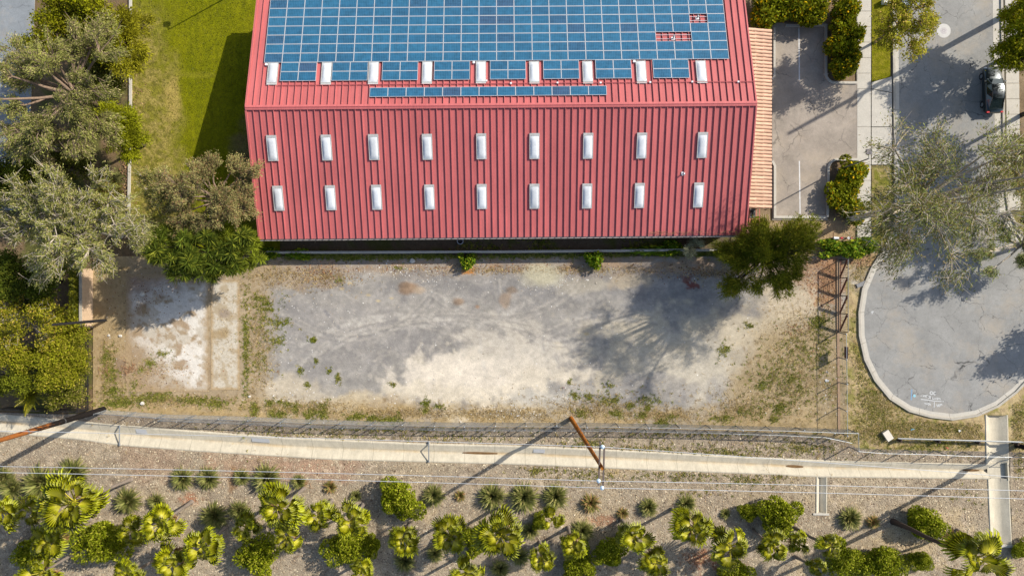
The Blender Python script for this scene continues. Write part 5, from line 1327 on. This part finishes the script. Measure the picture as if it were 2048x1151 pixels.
PALMS = [(8, 1022, 36, 5, 'palm at the left edge, its crown cut by the frame', None), (68, 1018, 30, 4, 'shaded palm just right of the left-edge palm', None),
 (150, 1002, 62, 9, 'large open-crowned palm on a pale trunk at the left', (262, 958)), (100, 1082, 42, 6, 'full palm below the large open one at the left', None),
 (265, 1057, 32, 4.5, 'palm right of the large round bush at the lower left', None), (322, 1045, 37, 6.2, 'palm with a pale trunk leaning to the upper right', (383, 1003)),
 (408, 1090, 39, 5, 'dense round palm standing clear at the lower left', None), (348, 1124, 37, 4.5, 'palm directly below the pale leaning one', None),
 (88, 1142, 40, 6, 'palm cut by the bottom edge at the left', None), (256, 1148, 32, 6, 'small palm with a grey trunk cut by the bottom edge', (312, 1118)),
 (492, 1052, 28, 4, 'dark shaded palm left of the tall spiky one', None), (560, 1014, 47, 7, 'tall spiky palm with spread leaves left of the middle', (608, 976)),
 (574, 1076, 30, 4, 'small palm beneath the tall spiky one', None), (638, 1030, 33, 4.5, 'compact palm right of the tall spiky one', None),
 (703, 1042, 34, 5, 'palm above the olive bush, left of the middle', None), (806, 1078, 30, 4, 'neat round palm below the large bright bush', None),
 (900, 1070, 37, 5, 'palm right of the neat round one', None), (1003, 1068, 52, 7.7, 'tallest open palm at the bottom middle', (997, 1012)),
 (932, 1143, 38, 5, 'palm cut by the bottom edge left of the middle', None), (725, 1142, 26, 3.5, 'small palm at the bottom edge below the olive bush', None),
 (1105, 1038, 26, 3.6, 'small upright palm right of the tallest open one', None), (1083, 1115, 29, 4, 'palm below and right of the tallest open one', None),
 (1146, 1090, 30, 4.7, 'palm with a thin trunk shadow, bottom middle', (1136, 1054)), (1265, 1072, 34, 5.2, 'palm right of the bottom middle with a bare foot', (1243, 1038)),
 (1311, 1122, 31, 4, 'palm below the dry brown patch, bottom middle right', None), (1381, 1055, 44, 6.2, 'big leafy palm with a grey trunk at its upper left', (1344, 1017)),
 (1460, 1092, 44, 5.5, 'wide ragged palm right of the big leafy one', (1424, 1055)), (1546, 1092, 28, 5.3, 'palm with a curved trunk below the round bush', (1506, 1060)),
 (1596, 1085, 23, 4.2, 'small palm between two trunks below the round bush', (1570, 1066)), (1658, 1090, 26, 6.4, 'palm at the end of a long thin trunk, bottom right', (1590, 1055)),
 (1632, 1132, 19, 3, 'tiny palm at the bottom edge below the short side ditch', (1590, 1112)), (1950, 1112, 58, 12, 'tall palm on a thick black trunk at the bottom right', (1786, 1042)),
 (1956, 1086, 22, 5, 'small palm left of the end of the side ditch', (1915, 1060))]
for x, y, r_, h_, lb, bs in PALMS: palm(x, y, r_*1.1, h_, 'fan '+lb if lb.startswith('palm') else lb.replace('palm', 'fan palm', 1), bs, dark=(h_ == 12))
# feather palms in the left shrubbery
def feather(seed):
    V = []; F = []; C = []; n = 20; c1 = np.array(A(160, 160, 26)); c2 = np.array(A(196, 170, 40))
    def at(t): return Vector((1.6*t, 0, .75*t-.85*t*t))
    for k in range(n):
        t = (k+1)/n; p = at(t); l = .34*math.sin(math.pi*min(.97, .15+t*.85))+.05
        for s in (-1, 1):
            b = len(V); d = Vector((.55, s*.85, -.25)).normalized()
            V += [tuple(p+Vector((-.022, 0, 0))), tuple(p+Vector((.022, 0, 0))), tuple(p+d*l*.6+Vector((.02, 0, .02))), tuple(p+d*l)]
            F.append([b, b+1, b+2, b+3]); C += [c1, c1, c1, c1*.9]
    for k in range(8):
        a, q = at(k/8), at((k+1)/8); b = len(V); V += [(a.x, -.02, a.z), (a.x, .02, a.z), (q.x, .015, q.z), (q.x, -.015, q.z)]; F.append([b, b+1, b+2, b+3]); C += [c2]*4
    return np_mesh('frond', V, [np.array(F)], M_FROND, col=np.array(C))
FE = [feather(0)]
palm(68, 787, 38, 1.6, 'bright feather palm at the lower left beside the ditch', n=30, name='feather_palm', frs=FE); palm(104, 748, 28, 1.4, 'smaller feather palm above the bright one at the lower left', n=26, name='feather_palm', frs=FE)
palm(48, 775, 24, 1.5, 'dark feather palm left of the bright one', n=22, name='feather_palm', frs=FE)

# grass tufts on the bank
def tuft(seed, n, rgb, alt, alt_p, L=.95, w=.03):
    r = np.random.default_rng(seed); a = r.random(n)*6.283; el = R_(20)+r.random(n)*R_(62); l = L*(.6+.5*r.random(n)); rr = r.random(n)*.18
    D = np.stack([np.cos(a)*np.cos(el), np.sin(a)*np.cos(el), np.sin(el)], 1); b = np.stack([np.cos(a)*rr, np.sin(a)*rr, 0*a], 1)
    tip = b+D*l[:, None]+np.array([0, 0, -1])*(.32*l*np.cos(el))[:, None]; mid = b+D*(l*.55)[:, None]; s = np.stack([-np.sin(a), np.cos(a), 0*a], 1)*w
    V = np.stack([b-s, b+s, mid+s, tip, mid-s], 1).reshape(-1, 3); i = np.arange(n)*5
    c = leaf_colours(n, rgb, np.ones(n), r, .22, alt, alt_p)
    return np_mesh('grass_tuft', V, [np.stack([i, i+1, i+2, i+4], 1), np.stack([i+4, i+2, i+3], 1)], M_GRASS, col=np.repeat(c, 5, 0))
TU = [tuft(300+k, 420, (124, 128, 66), (164, 156, 96), .3) for k in range(2)]+[tuft(310, 260, (138, 132, 70), (186, 146, 98), .28, .8)]
TUFTS = [(85, 965, 34, 0, 'wide grey-green grass clump at the left under the power lines'), (150, 945, 30, 0, 'grey-green grass clump crossing the power lines at the left'), (28, 975, 24, 0, 'grass clump at the left edge'),
 (258, 1000, 25, 0, 'grass clump right of the pale palm trunk'), (315, 1002, 17, 1, 'small grass clump above the pale leaning palm'), (366, 955, 22, 0, 'grass clump under the power lines, second from the pale trunk'), (418, 954, 22, 1, 'grass clump under the power lines, third from the pale trunk'),
 (484, 953, 16, 0, 'yellowish grass clump just left of the tall spiky palm tuft'), (535, 955, 28, 1, 'large grass clump above the tall spiky palm'), (430, 1030, 26, 0, 'grass clump left of the dark shaded palm'), (480, 1020, 20, 1, 'grass clump touching the dark shaded palm'),
 (598, 962, 14, 1, 'narrow grass clump by the dry fronds'), (661, 972, 15, 2, 'small reddish grass clump left of the bright bush'), (712, 990, 11, 1, 'tiny grass clump left of the bright bush'), (868, 988, 21, 0, 'grass clump at the shadow of the middle pole'), (920, 990, 13, 2, 'small dry grass clump right of the pole shadow'),
 (985, 991, 26, 1, 'first large olive grass clump above the tallest palm'), (1048, 992, 28, 0, 'second large olive grass clump, right of the first'), (1111, 991, 24, 1, 'third large olive grass clump below the middle pole'), (1181, 1005, 22, 2, 'brownish grass clump right of the three olive ones'),
 (1245, 1025, 14, 2, 'small brown grass clump with dry base right of the middle'), (1296, 1013, 18, 1, 'upright olive grass clump left of the big leafy palm'), (1372, 1006, 18, 0, 'grass clump behind the big leafy palm'), (1450, 1026, 10, 1, 'tiny grass clump between two large palms'),
 (1165, 1060, 22, 0, 'grass clump under the palm with a thin trunk shadow'), (1060, 1060, 16, 1, 'grass clump right of the tallest palm crown'), (1698, 1035, 22, 1, 'grass clump right of the short side ditch'), (1745, 1042, 16, 2, 'brown grass clump in the pole shadow on the right'),
 (1040, 1110, 18, 0, 'grass clump at the bottom below the tallest palm'), (810, 1120, 20, 1, 'dark grass clump under the neat round palm'), (1000, 1135, 18, 1, 'low dark grass clump at the bottom middle'), (870, 1105, 16, 0, 'grass clump under the palm right of the neat one'), (10, 955, 22, 1, 'grass clump at the far left under the lowest power line')]
for x, y, r_, k, lb in TUFTS:
    s_ = r_*S/.72; tag(link('grass_tuft', TU[k], None, loc=P(x, y), rot=(0, 0, random.uniform(0, 6.28)), scale=(s_, s_, s_*.8)), lb, 'grass clump', 'grass clumps on the bank')

# ground cover nobody could count: weeds, lawn blades, stones, dry litter
def scatter_blades(name, spots, L, w, rgbs, label, up=.7, material=None, blades=5, seed=1):
    """spots: (px, py) of each small tuft"""
    r = np.random.default_rng(seed); n = len(spots); q = np.repeat(spots, blades, 0); m_ = len(q)
    b = np.stack([(q[:, 0]-CX)*S+r.normal(size=m_)*L*.35, (CY-q[:, 1])*S+r.normal(size=m_)*L*.35, np.full(m_, -.01)], 1)
    a = r.random(m_)*6.283; el = r.normal(size=m_)*.3+up; D = np.stack([np.cos(a)*np.cos(el), np.sin(a)*np.cos(el), np.abs(np.sin(el))], 1)
    l = L*(.5+r.random(m_)); s = np.stack([-np.sin(a), np.cos(a), 0*a], 1)*w*(.6+.8*r.random(m_))[:, None]
    V = np.stack([b-s*.5, b+s*.5, b+D*(l*.6)[:, None]+s, b+D*l[:, None], b+D*(l*.6)[:, None]-s], 1).reshape(-1, 3); i = np.arange(m_)*5
    ci = r.integers(0, len(rgbs), n); base_c = np.array([A(*c) for c in rgbs])[ci]; c = np.repeat(base_c, blades, 0)*(1+.25*r.normal(size=(m_, 1)).clip(-2, 2))
    o = link(name, np_mesh(name, V, [np.stack([i, i+1, i+2, i+4], 1), np.stack([i+4, i+2, i+3], 1)], M_GRASS, col=np.repeat(np.clip(c, .005, .8), 5, 0)))
    return tag(o, label, 'weeds', kind='stuff')
def cloud(blobs, seed):
    r = np.random.default_rng(seed); out = []
    for cx, cy, rx, ry, n in blobs:
        g = r.normal(size=(n, 2))*np.where(r.random((n, 1)) < .3, .9, .45); out.append(np.stack([cx+g[:, 0]*rx, cy+g[:, 1]*ry], 1))
    return np.concatenate(out)
WB = [(240, 805, 50, 12, 260), (300, 795, 34, 9, 160), (325, 790, 20, 8, 60), (392, 800, 34, 7, 150), (432, 806, 26, 8, 110), (220, 748, 14, 24, 140), (215, 712, 12, 16, 90), (228, 780, 26, 12, 90), (302, 725, 12, 8, 60), (326, 706, 12, 6, 50), (283, 738, 6, 6, 30), (270, 770, 12, 14, 40),
      (493, 690, 8, 130, 260), (530, 640, 30, 60, 130), (535, 607, 20, 3, 30), (524, 598, 12, 5, 24), (512, 596, 3, 9, 20), (534, 618, 14, 3, 24), (560, 645, 22, 7, 60), (555, 680, 20, 10, 50), (520, 720, 20, 30, 70), (627, 679, 5, 5, 40), (600, 740, 6, 7, 26), (633, 722, 6, 5, 14), (615, 768, 5, 5, 20), (676, 755, 5, 9, 30), (661, 740, 4, 4, 16), (785, 767, 6, 4, 14),
      (510, 816, 8, 12, 80), (540, 806, 8, 7, 50), (545, 825, 8, 8, 46), (562, 828, 12, 8, 70), (592, 815, 9, 12, 70), (575, 808, 6, 5, 24), (620, 826, 14, 12, 110), (645, 822, 12, 14, 110), (560, 803, 8, 4, 20), (714, 832, 24, 6, 110), (745, 836, 14, 6, 80), (780, 838, 26, 6, 110), (798, 828, 6, 4, 20), (852, 806, 6, 7, 50), (852, 821, 6, 5, 30), (878, 812, 10, 4, 24),
      (1140, 765, 4, 4, 10), (1152, 790, 10, 8, 36), (1178, 794, 10, 7, 36), (1162, 826, 14, 10, 70), (1230, 800, 8, 6, 36), (1232, 826, 14, 7, 70), (1260, 810, 8, 6, 36), (1284, 830, 10, 8, 60), (1296, 815, 8, 6, 36), (1326, 845, 14, 9, 80), (1210, 800, 14, 12, 40), (1300, 800, 30, 12, 60), (1220, 770, 10, 6, 16), (1340, 832, 12, 6, 30), (1445, 836, 30, 8, 80), (1480, 820, 6, 8, 24),
      (1448, 700, 12, 10, 44), (1550, 750, 60, 50, 200), (1600, 700, 50, 50, 160), (1560, 815, 20, 14, 90), (1510, 820, 30, 16, 70), (1630, 650, 16, 14, 60), (1650, 700, 20, 60, 120), (1600, 790, 60, 40, 130), (1640, 640, 10, 10, 60), (1549, 838, 8, 6, 40), (1585, 760, 14, 10, 60), (1525, 770, 14, 12, 50), (1500, 650, 14, 8, 20),
      (1090, 500, 40, 8, 60), (1084, 485, 16, 8, 40), (600, 514, 50, 5, 160), (660, 512, 60, 5, 160), (900, 513, 80, 4, 160), (1060, 512, 80, 4, 140), (1230, 510, 80, 4, 160), (1400, 508, 70, 5, 160), (700, 515, 40, 5, 160), (780, 514, 50, 5, 170), (850, 513, 40, 4, 110), (1000, 514, 60, 4, 60), (1140, 512, 14, 5, 40), (1300, 490, 40, 10, 100), (935, 490, 30, 6, 30), (985, 495, 30, 6, 30), (800, 535, 10, 3, 10), (680, 560, 8, 6, 16)]
scatter_blades('weeds', cloud(WB, 1), .15, .020, [(134, 140, 40), (152, 152, 52), (116, 128, 34), (172, 162, 84)], 'low green weeds scattered over the vacant lot', .55, blades=11, seed=2)
VB = [(1760, 870, 70, 14, 160), (1725, 700, 16, 90, 260), (1740, 800, 30, 36, 240), (1800, 850, 60, 16, 220), (1900, 855, 60, 12, 200), (1880, 885, 70, 10, 160), (2035, 830, 20, 50, 150), (2040, 930, 16, 30, 60), (1850, 895, 90, 8, 120), (1715, 650, 8, 40, 60), (1760, 825, 30, 20, 120)]
def dry_land(q): return q[~ditch(q[:, 0], q[:, 1]) & ~((q[:, 1] > cu(q[:, 0])-5) & (q[:, 1] < cl(q[:, 0])+5) & (q[:, 0] < 1985)) & ~((np.hypot(q[:, 0]-1908, q[:, 1]-648) < 198) & (q[:, 1] > 520)) & ~((q[:, 0] > 1966) & (q[:, 0] < 2026) & (q[:, 1] > 815))]
scatter_blades('weeds', dry_land(cloud(VB, 3)), .14, .018, [(146, 146, 46), (166, 160, 66), (124, 130, 36), (196, 176, 108)], 'thin weeds on the dry verge round the turning circle', .55, blades=8, seed=4)
EB = [(1300, 900, 120, 12, 160), (1450, 905, 120, 12, 200), (1600, 895, 80, 14, 160), (1180, 885, 60, 10, 90), (1080, 938, 60, 8, 50), (1180, 950, 60, 14, 90), (1360, 950, 90, 12, 140), (1500, 960, 60, 12, 90), (1070, 942, 8, 6, 36), (640, 870, 200, 8, 90), (900, 875, 160, 8, 80), (1400, 985, 60, 8, 24), (1180, 930, 30, 6, 24), (1560, 950, 50, 8, 50), (560, 865, 60, 6, 24), (1380, 868, 200, 6, 120), (800, 858, 300, 4, 160), (1740, 935, 60, 8, 24), (1990, 980, 6, 40, 10), (1930, 1000, 30, 30, 20)]
scatter_blades('weeds', dry_land(cloud(EB, 5)), .16, .026, [(138, 136, 52), (158, 152, 70), (116, 120, 44), (186, 166, 104)], 'sparse weeds on the chip-covered bank', .5, blades=7, seed=6)
r_ = np.random.default_rng(8)
DG = [(600, 815, 110, 16, 900), (800, 825, 120, 12, 900), (1000, 828, 120, 14, 900), (1200, 815, 100, 26, 1100), (1330, 830, 80, 18, 700), (1480, 815, 70, 36, 700), (1580, 760, 90, 90, 1500), (1610, 660, 70, 60, 600), (520, 690, 26, 130, 800), (330, 800, 130, 14, 800), (215, 730, 22, 90, 500), (300, 740, 60, 40, 500), (560, 550, 60, 26, 400), (650, 556, 60, 20, 350), (1100, 540, 300, 9, 700), (1440, 545, 80, 12, 300), (450, 670, 30, 100, 250)]
scatter_blades('dry_grass', cloud(DG, 21), .15, .014, [(206, 180, 124), (188, 158, 100), (222, 200, 150), (160, 136, 92)], 'straw-coloured dry grass along the edges of the vacant lot', .45, blades=6, seed=22)
DV = [(1760, 860, 70, 26, 900), (1730, 680, 20, 110, 800), (1770, 800, 40, 40, 700), (1850, 860, 90, 22, 1100), (1940, 870, 30, 26, 400), (2035, 860, 20, 70, 400), (1720, 545, 20, 30, 150)]
scatter_blades('dry_grass', dry_land(cloud(DV, 23)), .15, .014, [(206, 182, 122), (190, 164, 100), (222, 200, 150), (150, 140, 70)], 'straw-coloured dry grass on the verge round the turning circle', .45, blades=6, seed=24)
lw = np.stack([r_.uniform(264, 515, 9000), r_.uniform(-20, 480, 9000)], 1); lw = lw[~((lw[:, 0] > 500) & (lw[:, 1] > 60))]
scatter_blades('grass', lw, .09, .02, [(122, 126, 0), (136, 138, 6), (108, 114, 0), (150, 144, 30)], 'mown lawn grass left of the red building', .8, blades=4, seed=9)
iv = np.stack([r_.normal(170, 3.5, 1500), r_.uniform(540, 664, 1500)], 1)
iv_o = scatter_blades('ivy', iv, .20, .07, [(128, 132, 14), (108, 116, 14), (150, 146, 30)], 'ivy covering the strip behind the tan block wall', .3, blades=4, seed=10); iv_o.location.z = 1.72; iv_o['category'] = 'ivy'
MB().strip([P(170, 664), P(170, 540)], -.28, .28, 0, 1.66).build('hedge_core', M_BARKD, iv_o, loc=(0, 0, -1.72))
def chips(name, spots, s, rgbs, label, seed, flat=.5, z=.0):
    r = np.random.default_rng(seed); n = len(spots); a = r.random(n)*6.283; l = s*(.4+1.2*r.random(n)); w = l*(.35+.6*r.random(n)); hgt = l*flat*(.4+.6*r.random(n))
    cx = (spots[:, 0]-CX)*S; cy = (CY-spots[:, 1])*S; u = np.stack([np.cos(a), np.sin(a)], 1); v = np.stack([-np.sin(a), np.cos(a)], 1); c2 = np.stack([cx, cy], 1)
    V = np.zeros((n, 5, 3))
    for k, (su, sv_) in enumerate(((-1, -.6), (1, -1), (.8, 1), (-.9, .8))): V[:, k, :2] = c2+u*(l*su/2)[:, None]+v*(w*sv_/2)[:, None]; V[:, k, 2] = z-.01
    V[:, 4, :2] = c2; V[:, 4, 2] = z+hgt; i = np.arange(n)*5
    c = np.array([A(*q) for q in rgbs])[r.integers(0, len(rgbs), n)]*(1+.2*r.normal(size=(n, 1)).clip(-2, 2))
    o = link(name, np_mesh(name, V.reshape(-1, 3), [np.concatenate([np.stack([i+k, i+(k+1) % 4, i+4], 1) for k in range(4)])], M_GROUND, col=np.repeat(np.clip(c, .01, .8), 5, 0)))
    return tag(o, label, 'stones', kind='stuff')
chips('gravel', np.concatenate([cloud([(790, 540, 90, 14, 260), (850, 560, 60, 20, 120), (640, 620, 120, 60, 120), (900, 800, 250, 40, 160), (330, 680, 100, 90, 260), (590, 800, 70, 30, 120), (1020, 825, 60, 14, 240), (1100, 560, 60, 24, 500), (1130, 800, 60, 30, 160), (1655, 770, 20, 50, 120), (300, 590, 60, 40, 90)], 11), np.stack([r_.uniform(200, 1680, 900), r_.uniform(530, 850, 900)], 1)]), .10,
      [(226, 222, 212), (240, 238, 232), (200, 190, 172), (176, 160, 140)], 'white stones and gravel strewn over the vacant lot', 12)
n = 42000
sp = np.stack([r_.uniform(-20, 2060, n), r_.uniform(840, 1170, n)], 1); sp = sp[(sp[:, 1] > yb(sp[:, 0])+4) & ~ditch(sp[:, 0], sp[:, 1]) & ~((sp[:, 1] > cu(sp[:, 0])-4) & (sp[:, 1] < cl(sp[:, 0])+4) & (sp[:, 0] < 1985)) & ~((sp[:, 0] > 1966) & (sp[:, 0] < 2028) & (sp[:, 1] < 1100)) & ~((sp[:, 0] > 1626) & (sp[:, 0] < 1660) & (sp[:, 1] < 1032))]
chips('wood_chips', sp, .115, [(206, 190, 160), (172, 152, 126), (138, 118, 96), (228, 212, 180), (186, 162, 132)], 'wood chips and dry litter covering the bank', 13, .3)
lf = cloud([(1650, 565, 26, 60, 700), (1610, 545, 30, 30, 260), (1400, 545, 60, 14, 200), (1000, 535, 300, 10, 500), (640, 545, 60, 20, 300), (300, 590, 60, 40, 400), (1720, 520, 24, 16, 160), (1590, 660, 30, 14, 100), (330, 740, 80, 30, 260), (1400, 1115, 40, 20, 300), (275, 200, 12, 160, 400), (250, 350, 10, 60, 200)], 14)
chips('dead_leaves', lf, .11, [(168, 126, 92), (146, 110, 84), (196, 164, 122), (122, 96, 76)], 'fallen brown leaves near the gate, wall and kerbs', 15, .35, .02)
br = MB()
rd = random.Random(4)
for (cx, cy, n, L) in ((258, 735, 40, .9), (212, 738, 8, 1.2), (605, 968, 24, .7), (1500, 480, 12, 1.4), (1640, 900, 4, 1.0), (915, 497, 7, 1.1)):
    for k in range(n):
        q = P(cx+rd.gauss(0, 7), cy+rd.gauss(0, 6)); a = rd.uniform(0, 6.28); d = Vector((math.cos(a), math.sin(a), rd.uniform(-.05, .25)))*L*rd.uniform(.4, 1)
        br.tube([q-d*.5+Vector((0, 0, .06)), q+Vector((0, 0, .10)), q+d*.5+Vector((0, 0, .06))], [.022, .018, .008], 4)
tag(br.build('brushwood', M_TWIG), 'heaps of dry sticks lying in the lot and on the bank', 'sticks', kind='stuff')
